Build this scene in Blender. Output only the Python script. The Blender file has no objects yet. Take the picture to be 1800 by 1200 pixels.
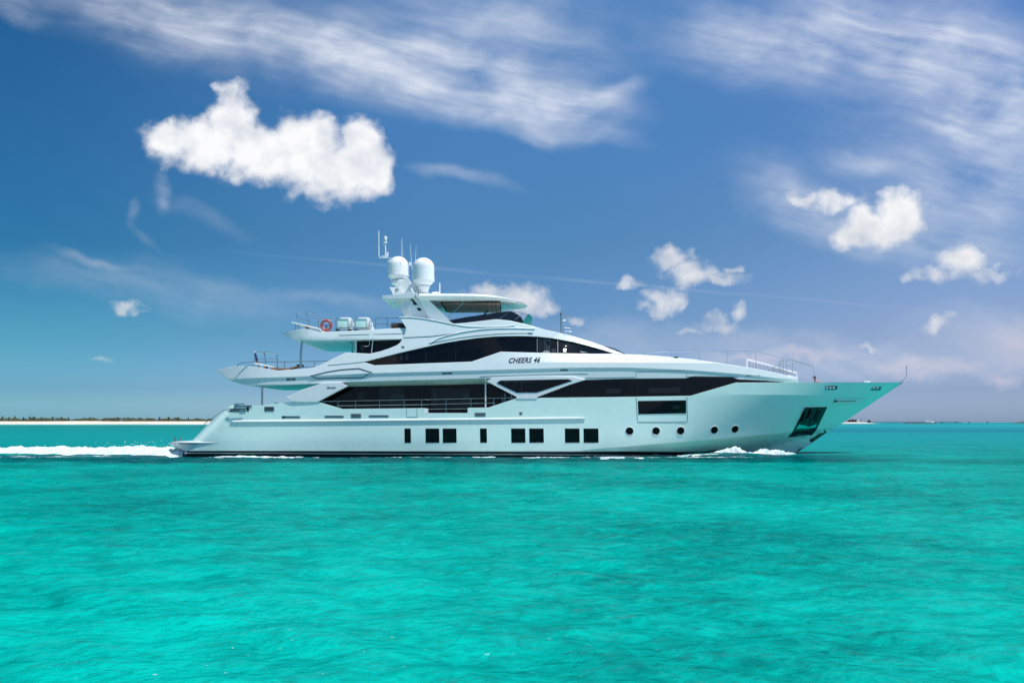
import bpy, bmesh, math, random
import numpy as np
from mathutils import Vector, Matrix, noise as mnoise
random.seed(7)
SC = bpy.context.scene
COL = SC.collection

# ------------------------------------------------------------------ camera
CAMY, CAMZ, FPX = -54.0, 2.1, 1500.0          # stand-off, eye height, focal length in 1800-px-wide pixels
cam = bpy.data.objects.new('camera', bpy.data.cameras.new('camera'))
COL.objects.link(cam); SC.camera = cam
cam.location = (0, CAMY, CAMZ); cam.rotation_euler = (math.radians(90), 0, 0)
cam.data.sensor_width = 36; cam.data.lens = 36*FPX/1800
cam.data.shift_y = (742-600)/1800
cam.data.clip_start = 0.5; cam.data.clip_end = 60000

# ------------------------------------------------------------------ light
SUN = Vector((0.34, -0.225, 0.915)).normalized()
sl = bpy.data.lights.new('sun', 'SUN'); sl.energy = 5.0; sl.angle = math.radians(0.53); sl.color = (1, .965, .91)
so = bpy.data.objects.new('sun', sl); COL.objects.link(so)
so.rotation_euler = SUN.to_track_quat('Z', 'Y').to_euler(); so.location = (0, 0, 60)
SC.view_settings.view_transform = 'Standard'; SC.view_settings.look = 'None'
SC.view_settings.exposure = 0.0; SC.view_settings.gamma = 1.0
SC.cycles.max_bounces = 6; SC.cycles.transparent_max_bounces = 8

# ------------------------------------------------------------------ node helper
class NT:
    def __init__(s, tree): s.t = tree; s.n = tree.nodes; s.l = tree.links
    def new(s, typ, **kw):
        nd = s.n.new(typ)
        for k, v in kw.items(): setattr(nd, k, v)
        return nd
    def put(s, sock, v):
        if isinstance(v, bpy.types.NodeSocket): s.l.new(v, sock)
        else: sock.default_value = v
    def math(s, op, a, b=0.0, c=0.0, clamp=False):
        nd = s.new('ShaderNodeMath', operation=op, use_clamp=clamp)
        s.put(nd.inputs[0], a); s.put(nd.inputs[1], b); s.put(nd.inputs[2], c)
        return nd.outputs[0]
    def vmath(s, op, a, b=(0, 0, 0), sc=None):
        nd = s.new('ShaderNodeVectorMath', operation=op)
        s.put(nd.inputs[0], a); s.put(nd.inputs[1], b)
        if sc is not None: s.put(nd.inputs['Scale'], sc)
        return nd.outputs[1] if op in ('LENGTH', 'DOT_PRODUCT', 'DISTANCE') else nd.outputs[0]
    def mr(s, v, a, b, c=0.0, d=1.0, smooth=False):
        nd = s.new('ShaderNodeMapRange', interpolation_type='SMOOTHSTEP' if smooth else 'LINEAR')
        for i, x in enumerate((v, a, b, c, d)): s.put(nd.inputs[i], x)
        return nd.outputs[0]
    def mix(s, f, a, b, blend='MIX'):
        nd = s.new('ShaderNodeMix', data_type='RGBA', blend_type=blend)
        s.put(nd.inputs[0], f); s.put(nd.inputs[6], a); s.put(nd.inputs[7], b)
        return nd.outputs[2]
    def noise(s, vec, scale, detail=4, rough=0.55, dist=0.0, lac=2.0):
        nd = s.new('ShaderNodeTexNoise')
        if vec is not None: s.l.new(vec, nd.inputs['Vector'])
        nd.inputs['Scale'].default_value = scale; nd.inputs['Detail'].default_value = detail
        nd.inputs['Roughness'].default_value = rough; nd.inputs['Distortion'].default_value = dist
        nd.inputs['Lacunarity'].default_value = lac
        return nd
    def mapping(s, vec, loc=(0, 0, 0), rot=0, sc=(1, 1, 1), typ='TEXTURE'):
        nd = s.new('ShaderNodeMapping', vector_type=typ); s.l.new(vec, nd.inputs[0])
        nd.inputs['Location'].default_value = loc; nd.inputs['Rotation'].default_value = (0, 0, rot)
        nd.inputs['Scale'].default_value = sc
        return nd.outputs[0]
    def ramp(s, fac, stops, interp='LINEAR'):
        nd = s.new('ShaderNodeValToRGB'); cr = nd.color_ramp; cr.interpolation = interp
        while len(cr.elements) > 1: cr.elements.remove(cr.elements[-1])
        for i, (p, c) in enumerate(stops):
            e = cr.elements[0] if i == 0 else cr.elements.new(p)
            e.position = p; e.color = (c[0], c[1], c[2], 1)
        s.put(nd.inputs[0], fac); return nd.outputs[0]

def lin(r, g, b):
    f = lambda c: (c/255/12.92) if c/255 <= .04045 else ((c/255+.055)/1.055)**2.4
    return (f(r), f(g), f(b))

# ------------------------------------------------------------------ sky
WS = 0.10
def build_world():
    w = bpy.data.worlds.new('World'); SC.world = w; w.use_nodes = True
    T = NT(w.node_tree); T.n.clear()
    out = T.new('ShaderNodeOutputWorld'); bg = T.new('ShaderNodeBackground')
    bg.inputs[1].default_value = WS; T.l.new(bg.outputs[0], out.inputs[0])
    tc = T.new('ShaderNodeTexCoord'); d = tc.outputs['Generated']
    sep = T.new('ShaderNodeSeparateXYZ'); T.l.new(d, sep.inputs[0])
    ay = T.math('MAXIMUM', T.math('ABSOLUTE', sep.outputs[1]), .28)
    U = T.math('DIVIDE', sep.outputs[0], ay)          # bearing and height of a sky direction (plane of the cloud deck)
    V = T.math('DIVIDE', sep.outputs[2], ay)
    sky = T.new('ShaderNodeTexSky', sky_type='NISHITA', sun_disc=False)
    sky.sun_elevation = math.asin(SUN.z); sky.sun_rotation = math.atan2(SUN.x, SUN.y)
    sky.air_density = 1.0; sky.dust_density = 1.0; sky.ozone_density = 1.5
    # air colour over the physical sky: teal haze to the left, lavender to the right, deep polarised blue higher up
    Vc = T.math('MULTIPLY', T.math('MAXIMUM', V, 0.0), 2.0, clamp=True)
    SL = [(0, TL[0]), (.08, TL[1]), (.2, TL[2]), (.42, TL[3]), (.7, TL[4]), (1, TL[5])]
    SM = [(0, TM[0]), (.08, TM[1]), (.2, TM[2]), (.42, TM[3]), (.7, TM[4]), (1, TM[5])]
    SR = [(0, TR[0]), (.08, TR[1]), (.2, TR[2]), (.42, TR[3]), (.7, TR[4]), (1, TR[5])]
    a = T.ramp(Vc, SL); b = T.ramp(Vc, SM); c = T.ramp(Vc, SR)
    m1 = T.mix(T.mr(U, -.62, .0, smooth=True), a, b)
    tint = T.mix(T.mr(U, .0, .6, smooth=True), m1, c)
    base = T.mix(1.0, sky.outputs[0], T.vmath('SCALE', tint, sc=2.0), 'MULTIPLY')
    # sky plane coordinate, hundreds
    qx = T.math('MULTIPLY_ADD', U, 15.0, 9.0); qy = T.math('MULTIPLY_ADD', V, -15.0, 7.42)
    cq = T.new('ShaderNodeCombineXYZ'); T.l.new(qx, cq.inputs[0]); T.l.new(qy, cq.inputs[1])
    Q = cq.outputs[0]
    # cirrus ------------------------------------------------------------
    wv = T.noise(Q, .55, 3, .5).outputs['Color']
    Qc = T.vmath('ADD', Q, T.vmath('SCALE', T.vmath('SUBTRACT', wv, (.5, .5, .5)), sc=1.0))
    def split(vec):
        sp = T.new('ShaderNodeSeparateXYZ'); T.l.new(vec, sp.inputs[0]); return sp.outputs[0], sp.outputs[1]
    def dist(xy, prev, cx, cy, rx, ry, rot=0):
        # the running value rides along in z (scaled away), so the blobs evaluate one after the other
        cb = T.new('ShaderNodeCombineXYZ'); T.l.new(xy[0], cb.inputs[0]); T.l.new(xy[1], cb.inputs[1])
        T.put(cb.inputs[2], prev if prev is not None else 0.0)
        return T.vmath('LENGTH', T.mapping(cb.outputs[0], (cx, cy, 0), math.radians(rot), (rx, ry, 1e6)))
    Qcs = split(Qc)
    masks = [(3.3, .35, 4.4, 1.15, 13, 1.0), (7.3, 1.25, 4.2, .95, 11, 1.25), (9.3, 1.9, 2.6, .65, 5, 1.25), (8.6, .5, 3.6, 1.4, 10, .85),
             (10.6, 1.85, 1.1, .35, -18, .8), (10.1, 2.4, 1.7, .3, 6, .6), (0, .1, 1.0, .4, 20, .7),
             (13.1, .8, 2.4, 1.1, 15, .85), (15.8, .6, 3.6, 1.35, 8, 1.1), (17.2, 1.5, 2.4, 1.3, 20, 1.1), (14.4, .85, .6, .75, 30, .9),
             (17.6, 2.0, 1.8, .5, -12, .9), (17.4, 3.3, 2.6, 1.2, -22, .75), (14.3, 3.7, 2.3, .75, 28, .85), (15.5, 2.9, 1.5, .35, 5, .5),
             (16.6, 4.4, 2.6, .6, 5, .5), (16.8, 2.6, 3.6, 2.8, 0, .42), (2.7, 5.1, 4.6, .55, 9, .38), (1.6, 4.65, 1.1, .13, 16, .5), (5.6, 5.25, 3.0, .25, 8, .35),
             (8.2, 3.2, 1.3, .22, 14, .5), (2.85, 3.45, .22, .5, -12, .9), (3.5, 3.85, 1.2, .25, 20, .3), (2.35, 3.85, .15, .35, -10, .55), (2.6, 4.3, .5, .12, 50, .3),
             (13.5, 6.05, 4.6, .38, 1, .7), (15.6, 6.4, 4.2, .35, 0, .6), (17.4, 5.85, 1.9, .5, 6, .8), (11.5, 5.75, 3.0, .3, 2, .4), (12.5, 6.45, 3.6, .5, 0, .55), (9.8, 6.1, 2.5, .5, 0, .35)]
    cm = None
    for (x, y, rx, ry, r, g) in masks:
        bb = T.mr(dist(Qcs, cm, x, y, rx, ry, r), 1.0, 0.0, 0.0, g, smooth=True)
        cm = bb if cm is None else T.math('ADD', cm, bb)
    Qw = T.vmath('ADD', Q, T.vmath('SCALE', T.vmath('SUBTRACT', wv, (.5, .5, .5)), sc=.45))
    st1 = T.noise(T.mapping(Qw, rot=math.radians(12), sc=(3.2, .6, 1)), 1.4, 5, .5, .2).outputs[0]
    st2 = T.noise(T.mapping(Qw, rot=math.radians(-30), sc=(1.8, .6, 1)), 1.3, 5, .5, .2).outputs[0]
    pf = T.noise(Qc, .9, 5, .5, .2).outputs[0]
    stn = T.math('ADD', T.math('ADD', T.math('MULTIPLY', st1, .5), T.math('MULTIPLY', st2, .2)), T.math('MULTIPLY', pf, .4))
    cd = T.math('MULTIPLY', T.math('MINIMUM', cm, 1.25), T.mr(stn, .37, .70, .10, 1.0))
    fib = T.noise(T.mapping(Qw, rot=math.radians(12), sc=(4.0, .6, 1)), 3.0, 5, .6, .1).outputs[0]
    cd = T.math('MULTIPLY', T.math('MULTIPLY', cd, T.mr(fib, .30, .66, .68, 1.1)), .70, clamp=True)
    # long thin contrail
    Qt = T.vmath('ADD', Q, T.vmath('SCALE', T.vmath('SUBTRACT', wv, (.5, .5, .5)), sc=.10))
    ct = T.math('MULTIPLY', T.mr(T.vmath('LENGTH', T.mapping(Qt, (10.6, 4.97, 0), math.radians(4.8), (8.6, .05, 1))), 1, 0, 0, .13, smooth=True), T.mr(st1, .35, .6, .25, 1))
    cd = T.math('ADD', cd, ct, clamp=True)
    circ = T.mix(T.mr(V, 0, .30), (*[x/WS for x in lin(198, 205, 221)], 1), (*[x/WS for x in lin(233, 238, 249)], 1))
    col = T.mix(cd, base, circ)
    # cumulus -----------------------------------------------------------
    w2 = T.noise(Q, 1.9, 5, .52).outputs['Color']
    w3 = T.noise(Q, 6.0, 3, .5).outputs['Color']
    Qm = T.vmath('ADD', Q, T.vmath('SCALE', T.vmath('SUBTRACT', w2, (.5, .5, .5)), sc=.66))
    Qm = T.vmath('ADD', Qm, T.vmath('SCALE', T.vmath('SUBTRACT', w3, (.5, .5, .5)), sc=.09))
    puffs = [(2.95, 2.4, .52, .36), (3.5, 2.5, .8, .5), (4.1, 2.2, .5, .7), (4.0, 1.72, .3, .33), (4.6, 2.65, .9, .55), (5.2, 2.7, 1.0, .68), (5.6, 2.42, .6, .42),
             (6.0, 2.95, .85, .62), (6.35, 2.55, .36, .5), (6.55, 3.0, .38, .55), (3.9, 2.75, .7, .3),
             (15.75, 3.8, .5, .45), (15.3, 4.0, .55, .4), (14.95, 4.17, .4, .27), (14.65, 3.5, .55, .2), (14.1, 3.47, .28, .17),
             (11.8, 4.5, .38, .26), (12.1, 4.78, .5, .3), (12.6, 4.9, .5, .16), (11.1, 4.98, .26, .13),
             (11.72, 5.25, .36, .24), (11.5, 5.42, .4, .12), (12.65, 5.67, .4, .15), (13.0, 5.5, .16, .17),
             (9.2, 5.3, .55, .32), (8.55, 5.12, .6, .17), (9.55, 5.35, .28, .2), (10.1, 5.64, .24, .12), 
             (16.95, 4.65, .5, .3), (16.3, 4.88, .5, .15), (17.4, 4.85, .5, .16), (16.5, 5.7, .36, .14), (12.1, 5.83, .26, .08),
             (2.3, 5.4, .4, .12), (1.8, 6.31, .24, .09), (12.9, 4.7, .2, .1), (15.4, 6.1, .3, .06)]
    f = None; Qms = split(Qm)
    for (x, y, rx, ry) in puffs:
        bb = dist(Qms, f, x, y, rx, ry)
        # small puffs get a comparable absolute edge
        g = T.mr(bb, 1.25, 0.35, 0, min(1.0, .24+1.6*ry))
        f = g if f is None else T.math('MAXIMUM', f, g)
    det = T.noise(Q, 2.6, 6, .48).outputs[0]
    lo1 = T.noise(Q, 1.4, 3, .5).outputs[0]
    lo2 = T.noise(T.vmath('ADD', Q, (-.12, .28, 0)), 1.4, 3, .5).outputs[0]
    fd = T.math('ADD', f, T.math('MULTIPLY', T.math('SUBTRACT', det, .5), 1.05))
    den = T.math('MULTIPLY', T.mr(fd, .02, .80, smooth=True), T.mr(f, .0, .16))
    relief = T.math('SUBTRACT', lo2, lo1)                      # sunlit upper right, greyer lower left lobes
    sh = T.math('ADD', T.mr(relief, -.26, .10), 0.0, clamp=True)
    lowsh = T.mr(V, .0, .30, .80, 1.0)
    cc = T.mix(sh, (*[x/WS for x in lin(211, 217, 229)], 1), (*[x/WS for x in lin(252, 252, 254)], 1))
    cc = T.vmath('SCALE', cc, sc=lowsh)
    dfade = T.mr(V, .02, .2, .55, 1.0)
    col = T.mix(T.math('MULTIPLY', den, dfade), col, cc)
    # faint pinkish banks above the right-hand horizon
    banks = [(15.9, 6.42, .8, .14), (16.9, 6.45, .7, .15), (17.65, 6.62, .35, .2), (16.4, 6.55, .9, .1), (14.2, 6.25, .9, .12), (17.9, 6.1, .8, .4), (13.2, 6.3, .8, .09)]
    fb = None
    for (x, y, rx, ry) in banks:
        g = T.mr(dist(Qms, fb, x, y, rx, ry), 1.3, .2, 0, 1)
        fb = g if fb is None else T.math('MAXIMUM', fb, g)
    col = T.mix(T.math('MULTIPLY', fb, .55), col, (*[x/WS for x in lin(208, 205, 220)], 1))
    # below the horizon: the colour of the sea
    col = T.mix(T.mr(sep.outputs[2], -.001, -.006), col, (0.1, 3.2, 2.9, 1))
    T.l.new(col, bg.inputs[0])
    w.cycles.sampling_method = 'MANUAL'; w.cycles.sample_map_resolution = 1024

# tints (relative to the physical sky), half scale
TL = [(.5, .5, .5)]*6; TM = [(.5, .5, .5)]*6; TR = [(.5, .5, .5)]*6
TL = [(0.319, 0.686, 1.009), (0.178, 0.401, 0.639), (0.117, 0.352, 0.464), (0.061, 0.253, 0.372), (0.073, 0.272, 0.414), (0.072, 0.271, 0.418)]
TM = [(0.546, 0.713, 1.165), (0.3, 0.43, 0.732), (0.222, 0.345, 0.519), (0.19, 0.36, 0.487), (0.228, 0.452, 0.624), (0.316, 0.55, 0.719)]
TR = [(0.439, 0.601, 1.049), (0.333, 0.416, 0.73), (0.412, 0.422, 0.592), (0.355, 0.439, 0.568), (0.268, 0.424, 0.608), (0.317, 0.48, 0.682)]
build_world()

# ------------------------------------------------------------------ object helpers
def tag(o, label=None, cat=None, group=None, kind=None):
    if label: o['label'] = label
    if cat: o['category'] = cat
    if group: o['group'] = group
    if kind: o['kind'] = kind
    return o
def thing(name, loc, label, cat, group=None):
    o = bpy.data.objects.new(name, None); COL.objects.link(o); o.location = loc; o.empty_display_size = .3
    return tag(o, label, cat, group)
SHARP = math.radians(32)
def obj(name, bm, mats, parent=None, base=None, smooth=True, label=None, sharp=None):
    """link a bmesh given in world coordinates as ONE mesh object; parent keeps it where it is"""
    bmesh.ops.recalc_face_normals(bm, faces=bm.faces)
    for f in bm.faces: f.smooth = smooth
    if smooth:
        for e in bm.edges:
            if len(e.link_faces) == 2 and e.calc_face_angle(0) > (sharp if sharp and min(v.co.x for v in e.verts) > -17 else SHARP): e.smooth = False
    if parent is not None:
        q = parent; off = Vector((0, 0, 0))
        while q is not None: off += q.location; q = q.parent
    else: off = Vector(base) if base is not None else Vector((0, 0, 0))
    bmesh.ops.translate(bm, verts=bm.verts, vec=-off)
    me = bpy.data.meshes.new(name); bm.to_mesh(me); bm.free()
    o = bpy.data.objects.new(name, me); COL.objects.link(o)
    for m in (mats if isinstance(mats, (list, tuple)) else [mats]): me.materials.append(m)
    if parent is not None: o.parent = parent
    else: o.location = off
    if label: o['label'] = label
    return o

def mat(name, col, rough=.5, metal=0.0, spec=.5, bevel=0.0, coat=0.0, var=0.0, vscale=3.0, alpha=None):
    m = bpy.data.materials.new(name); m.use_nodes = True; T = NT(m.node_tree)
    b = T.n['Principled BSDF']
    b.inputs['Base Color'].default_value = (*col, 1); b.inputs['Roughness'].default_value = rough
    b.inputs['Metallic'].default_value = metal; b.inputs['Specular IOR Level'].default_value = spec
    b.inputs['Coat Weight'].default_value = coat; b.inputs['Coat Roughness'].default_value = .06
    if var:
        g = T.new('ShaderNodeTexCoord').outputs['Object']
        n = T.noise(g, vscale, 5, .6).outputs[0]
        k = T.mr(n, .3, .7, 1-var, 1+var*.4)
        T.l.new(T.vmath('SCALE', (*col,), sc=k), b.inputs['Base Color'])
    if bevel:
        bv = T.new('ShaderNodeBevel', samples=4); bv.inputs[0].default_value = bevel
        T.l.new(bv.outputs[0], b.inputs['Normal']); T.l.new(bv.outputs[0], b.inputs['Coat Normal'])
    return m

def gelcoat(name, col, bevel):
    """white hull paint: glossy, faint salt film and runs"""
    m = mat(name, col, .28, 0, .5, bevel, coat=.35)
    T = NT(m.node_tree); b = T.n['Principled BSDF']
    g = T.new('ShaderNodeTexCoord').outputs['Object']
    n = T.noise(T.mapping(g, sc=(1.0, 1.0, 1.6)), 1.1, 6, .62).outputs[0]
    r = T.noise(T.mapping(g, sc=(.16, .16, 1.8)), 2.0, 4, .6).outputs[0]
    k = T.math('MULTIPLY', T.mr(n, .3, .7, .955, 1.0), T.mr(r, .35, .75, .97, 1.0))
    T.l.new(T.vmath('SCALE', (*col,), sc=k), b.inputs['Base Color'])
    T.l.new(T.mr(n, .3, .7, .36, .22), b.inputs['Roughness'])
    return m

M = {}
M['gel'] = gelcoat('sea_tinted_white_gelcoat', (.69, .92, .845), .035)  # white paint with turquoise sea bounce tinted into its base colour
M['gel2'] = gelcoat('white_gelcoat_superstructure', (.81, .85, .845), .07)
M['dome'] = mat('radome_white', (.82, .82, .82), .35, coat=.2)
M['glass'] = mat('black_glazing', (.003, .004, .006), .03, 0, .22, coat=.0, var=.4, vscale=.7)
M['glass2'] = mat('grey_blind_behind_glazing', (.010, .013, .017), .10, 0, .3)
M['glass3'] = mat('pale_panel_on_glazing', (.022, .034, .038), .1, 0, .3)  # slightly lighter flat panels on the glass, suggesting rooms
M['console'] = mat('console_screens_behind_glazing', (.10, .15, .155), .2)
M['boot'] = mat('black_boot_top', (.004, .006, .010), .35, 0, .4, var=.4)
M['black'] = mat('black_trim', (.006, .008, .011), .3)
M['steel'] = mat('stainless_steel', (.52, .54, .56), .22, 1.0)
M['steeldk'] = mat('dull_stainless', (.20, .22, .24), .35, .8)
M['polished'] = mat('polished_stainless_plate', (.40, .44, .44), .12, 1.0, var=.35, vscale=4)
M['pocket'] = mat('dark_polished_plate', (.09, .11, .10), .15, 1.0, var=.5, vscale=5)
M['grey'] = mat('grey_vent', (.14, .17, .19), .5, var=.3, vscale=20)
M['groove'] = mat('shadow_gap_grey', (.10, .17, .20), .5)
M['navy'] = mat('navy_lettering', (.010, .012, .035), .3)
M['red'] = mat('lifebuoy_orange_red', (.48, .060, .040), .5, var=.2)
M['white'] = mat('white_plastic', (.80, .80, .80), .4)
M['teak'] = mat('teak', (.27, .13, .07), .6, var=.35, vscale=9)
M['dkbrown'] = mat('dark_upholstery', (.045, .028, .022), .7, var=.3)
M['teal'] = mat('teal_canvas', (.0, .20, .19), .7, var=.15)
M['cream'] = mat('louvred_headlining', (.50, .33, .24), .6)
M['lamp'] = mat('chrome_lamp_glass', (.8, .82, .85), .08, .9)
M['skin'] = mat('skin', (.50, .26, .19), .55, var=.12, vscale=20)
M['hair'] = mat('dark_hair', (.02, .012, .009), .6)
M['shorts'] = mat('dark_shorts', (.03, .03, .05), .8)
M['pink'] = mat('pale_pink_shirt', (.55, .40, .38), .8)

# ------------------------------------------------------------------ yacht surfaces (metres; near side has y ~ 0, centreline y = 4.5)
YC = 4.5
def interp(x, xs, ys):
    if x <= xs[0]: return ys[0]
    for i in range(1, len(xs)):
        if x <= xs[i]:
            t = (x-xs[i-1])/(xs[i]-xs[i-1]); return ys[i-1]+t*(ys[i]-ys[i-1])
    return ys[-1]
def sstep(t): t = max(0., min(1., t)); return t*t*(3-2*t)
STZ = (-.6, .38, .62, 1.59, 4.83, 6.5); STX = (18.6, 20.0, 20.5, 21.96, 26.83, 29.35)
def chine(X): return .26+.078*(X-3.24)
def hb(X, Z):
    u = max(0., min(1., Z/3.86)); X0 = 5.5+3.8*u; p = 2.1+.35*u
    B = 4.44+.06*sstep(Z/1.2); xs = interp(Z, STZ, STX)
    h = B
    if X > X0: h = B*(1-min(1., (X-X0)/(xs-X0))**p)
    if X < -9: h -= .22*((-9-X)/11)**2
    if X > 3.2 and Z < chine(X):
        r = sstep((X-3.2)/5); h -= r*min((chine(X)-Z)*.95, h*.5)
    if Z < .15: h -= (.15-Z)*.35
    return max(0., h)
def F_hull(X, Z):
    y = YC-hb(X, Z)
    xe = -19.72+1.03*(Z-.83)
    if X < xe: y += .9*(xe-X)**2
    return min(YC, y)
ZLX = (-18, -14, -9, 0, 3.6, 7.4, 11.2, 14.5, 17.2, 19); ZLZ = (4.86, 4.97, 5.19, 5.44, 5.55, 5.56, 5.40, 5.16, 4.90, 4.8)
def F_up(X, Z):
    """upper deck band and superstructure: upright below the crease, leaning inboard above it"""
    y = YC-hb(min(X, 18.4), 4.5)+.06*sstep((X-9)/5)
    if X > 18.4: y += (X-18.4)*.8
    if X < -15: y += .10*(X+15)**2*.6
    zl = interp(X, ZLX, ZLZ)
    s = .105+.02*sstep((X+11)/10)
    if Z > zl: y += (Z-zl)*s
    else: y += .05*sstep((zl-Z)/.07)+(zl-Z)*.04
    if X > -2 and Z > 5.9: y += .030*(X+2)**2*min(1., (Z-5.9)/1.6)
    return min(YC-.3, y)
def F_sd(X, Z):
    y = .22+.085*max(0., X+9)
    if X < -12.6: y += .22*(-12.6-X)**2
    if X > -9: y = min(y, F_up(X, Z)-.01) if X > -4 else y
    return y+max(0., Z-7.4)*.12+max(0, 7.35-Z)*.15
def off(F, d): return lambda X, Z: F(X, Z)+d
def const(v): return lambda X, Z: v
def P(px, py, F):
    """where the sight line of a point seen in the photo meets the surface y = F(X, Z)"""
    if not callable(F): F = const(F)
    y = 0.
    for _ in range(40):
        s = (y-CAMY)/FPX; X = (px-900)*s; Z = CAMZ+(742-py)*s
        y2 = F(X, Z); 
        if abs(y2-y) < 1e-5: y = y2; break
        y = y+(y2-y)*.8
    s = (y-CAMY)/FPX
    return Vector(((px-900)*s, y, CAMZ+(742-py)*s))

def body(name, poly, F, mats, parent=None, thick=None, back=None, xs=(), zs=(), lines=(), mirror=True, label=None, get=False, raw=False):
    """plate cut to an outline and bent onto y = F. thick: shell of that thickness (mirrored to the far side);
    without it the outline becomes one solid running across the beam."""
    pts = poly if raw else [P(a, b, F) for a, b in poly]
    bm = bmesh.new()
    vs = [bm.verts.new((p.x, 0, p.z)) for p in pts]
    es = [bm.edges.new((vs[i], vs[(i+1) % len(vs)])) for i in range(len(vs))]
    bmesh.ops.triangle_fill(bm, use_beauty=True, use_dissolve=False, edges=es)
    def cut(co, no):
        bmesh.ops.bisect_plane(bm, geom=bm.verts[:]+bm.edges[:]+bm.faces[:], dist=1e-5, plane_co=co, plane_no=no)
    for x in xs: cut((x, 0, 0), (1, 0, 0))
    for z in zs: cut((0, 0, z), (0, 0, 1))
    for (x1, z1, x2, z2) in lines: cut((x1, 0, z1), (-(z2-z1), 0, (x2-x1)))
    bmesh.ops.remove_doubles(bm, verts=bm.verts, dist=.003)
    for f in bm.faces:
        f.normal_update()
        if f.normal.y > 0: f.normal_flip()
    n0 = len(bm.verts); bm.verts.ensure_lookup_table(); bm.verts.index_update()
    bnd = [e for e in bm.edges if len(e.link_faces) == 1]
    front = bm.verts[:]; faces = bm.faces[:]
    xy = [(v.co.x, v.co.z) for v in front]; fy = [F(x, z) for x, z in xy]
    def layer(ys): return [bm.verts.new((xy[i][0], ys[i], xy[i][1])) for i in range(n0)]
    idx = [[v.index for v in f.verts] for f in faces]; bidx = [[v.index for v in e.verts] for e in bnd]
    bm2 = bmesh.new()
    def lay(ys): return [bm2.verts.new((xy[i][0], ys[i], xy[i][1])) for i in range(n0)]
    def skin(A, flip=False):
        for ii in idx: bm2.faces.new([A[i] for i in (ii[::-1] if flip else ii)])
    def wall(A, B):
        for a, b in bidx:
            try: bm2.faces.new((A[a], A[b], B[b], B[a]))
            except ValueError: pass
    A = lay(fy)
    if thick is None:
        bk = [2*YC-y for y in fy] if back is None else [back]*n0
        B = lay(bk); skin(A); skin(B, True); wall(A, B)
    else:
        B = lay([min(y+thick, YC) if thick > 0 else y+thick for y in fy]); skin(A); skin(B, True); wall(A, B)
        if mirror and name == 'hull':
            C_ = lay([2*YC-y for y in fy]); D = lay([2*YC-min(y+thick, YC) for y in fy]); skin(C_, True); skin(D); wall(C_, D)
        elif mirror:
            near = bm2; bm2 = bmesh.new()
            C_ = lay([2*YC-y for y in fy]); D = lay([2*YC-min(y+thick, YC) for y in fy]); skin(C_, True); skin(D); wall(C_, D)
            bmesh.ops.remove_doubles(bm2, verts=bm2.verts, dist=.0006); obj(name, bm2, mats, parent); bm2 = near
    bm.free()
    bmesh.ops.remove_doubles(bm2, verts=bm2.verts, dist=.0006)
    if get: return bm2
    return obj(name, bm2, mats, parent, label=label, sharp=math.radians(5.5) if name in ('hull', 'superstructure') else None)

def arange(a, b, s): return [a+s*i for i in range(int((b-a)/s)+1)]

def tube(bm, pts, r, seg=8, close=False, r2=None):
    """a round bar along a polyline"""
    pts = [Vector(p) for p in pts]; n = len(pts); rings = []
    for i, p in enumerate(pts):
        a = pts[i-1] if (i > 0 or close) else p; b = pts[(i+1) % n] if (i < n-1 or close) else p
        d = (b-a).normalized() if (b-a).length > 1e-9 else Vector((0, 0, 1))
        up = Vector((0, 1, 0)) if abs(d.y) < .9 else Vector((1, 0, 0))
        u = d.cross(up).normalized(); v = d.cross(u)
        rr = r if r2 is None else r+(r2-r)*i/(n-1)
        rings.append([bm.verts.new(p+(u*math.cos(t)+v*math.sin(t))*rr) for t in [2*math.pi*k/seg for k in range(seg)]])
    m = n if close else n-1
    for i in range(m):
        A, B = rings[i], rings[(i+1) % n]
        for k in range(seg): bm.faces.new((A[k], A[(k+1) % seg], B[(k+1) % seg], B[k]))
    if not close:
        bm.faces.new(rings[0][::-1]); bm.faces.new(rings[-1])
def lathe(bm, prof, c, axis=(0, 0, 1), seg=24):
    ax = Vector(axis).normalized(); up = Vector((0, 1, 0)) if abs(ax.y) < .9 else Vector((1, 0, 0))
    u = ax.cross(up).normalized(); v = ax.cross(u); c = Vector(c); rings = []
    for r, h in prof:
        if r < 1e-6: rings.append([bm.verts.new(c+ax*h)]); continue
        rings.append([bm.verts.new(c+ax*h+(u*math.cos(t)+v*math.sin(t))*r) for t in [2*math.pi*k/seg for k in range(seg)]])
    for A, B in zip(rings, rings[1:]):
        for k in range(seg):
            q = [A[k % len(A)], A[(k+1) % len(A)], B[(k+1) % len(B)], B[k % len(B)]]
            q2 = []; [q2.append(x) for x in q if x not in q2]
            if len(q2) > 2: bm.faces.new(q2)
    if len(rings[0]) > 1: bm.faces.new(rings[0][::-1])
    if len(rings[-1]) > 1: bm.faces.new(rings[-1])
def box(bm, a, b, rot=0, bev=0.0):
    a, b = Vector(a), Vector(b); c = (a+b)/2; s = b-a
    r = bmesh.ops.create_cube(bm, size=1, matrix=Matrix.Translation(c) @ Matrix.Rotation(rot, 4, 'Y') @ Matrix.Diagonal((abs(s.x), abs(s.y), abs(s.z), 1)))
    if bev:
        es = list({e for v in r['verts'] for e in v.link_edges})
        bmesh.ops.bevel(bm, geom=es, offset=bev, segments=2, affect='EDGES', profile=.6)
def hexa(bm, bot, top):
    """a solid between two quads (lists of four points)"""
    v = [bm.verts.new(p) for p in bot]+[bm.verts.new(p) for p in top]
    for f in ((3, 2, 1, 0), (4, 5, 6, 7), (0, 1, 5, 4), (1, 2, 6, 5), (2, 3, 7, 6), (3, 0, 4, 7)): bm.faces.new([v[i] for i in f])
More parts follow.
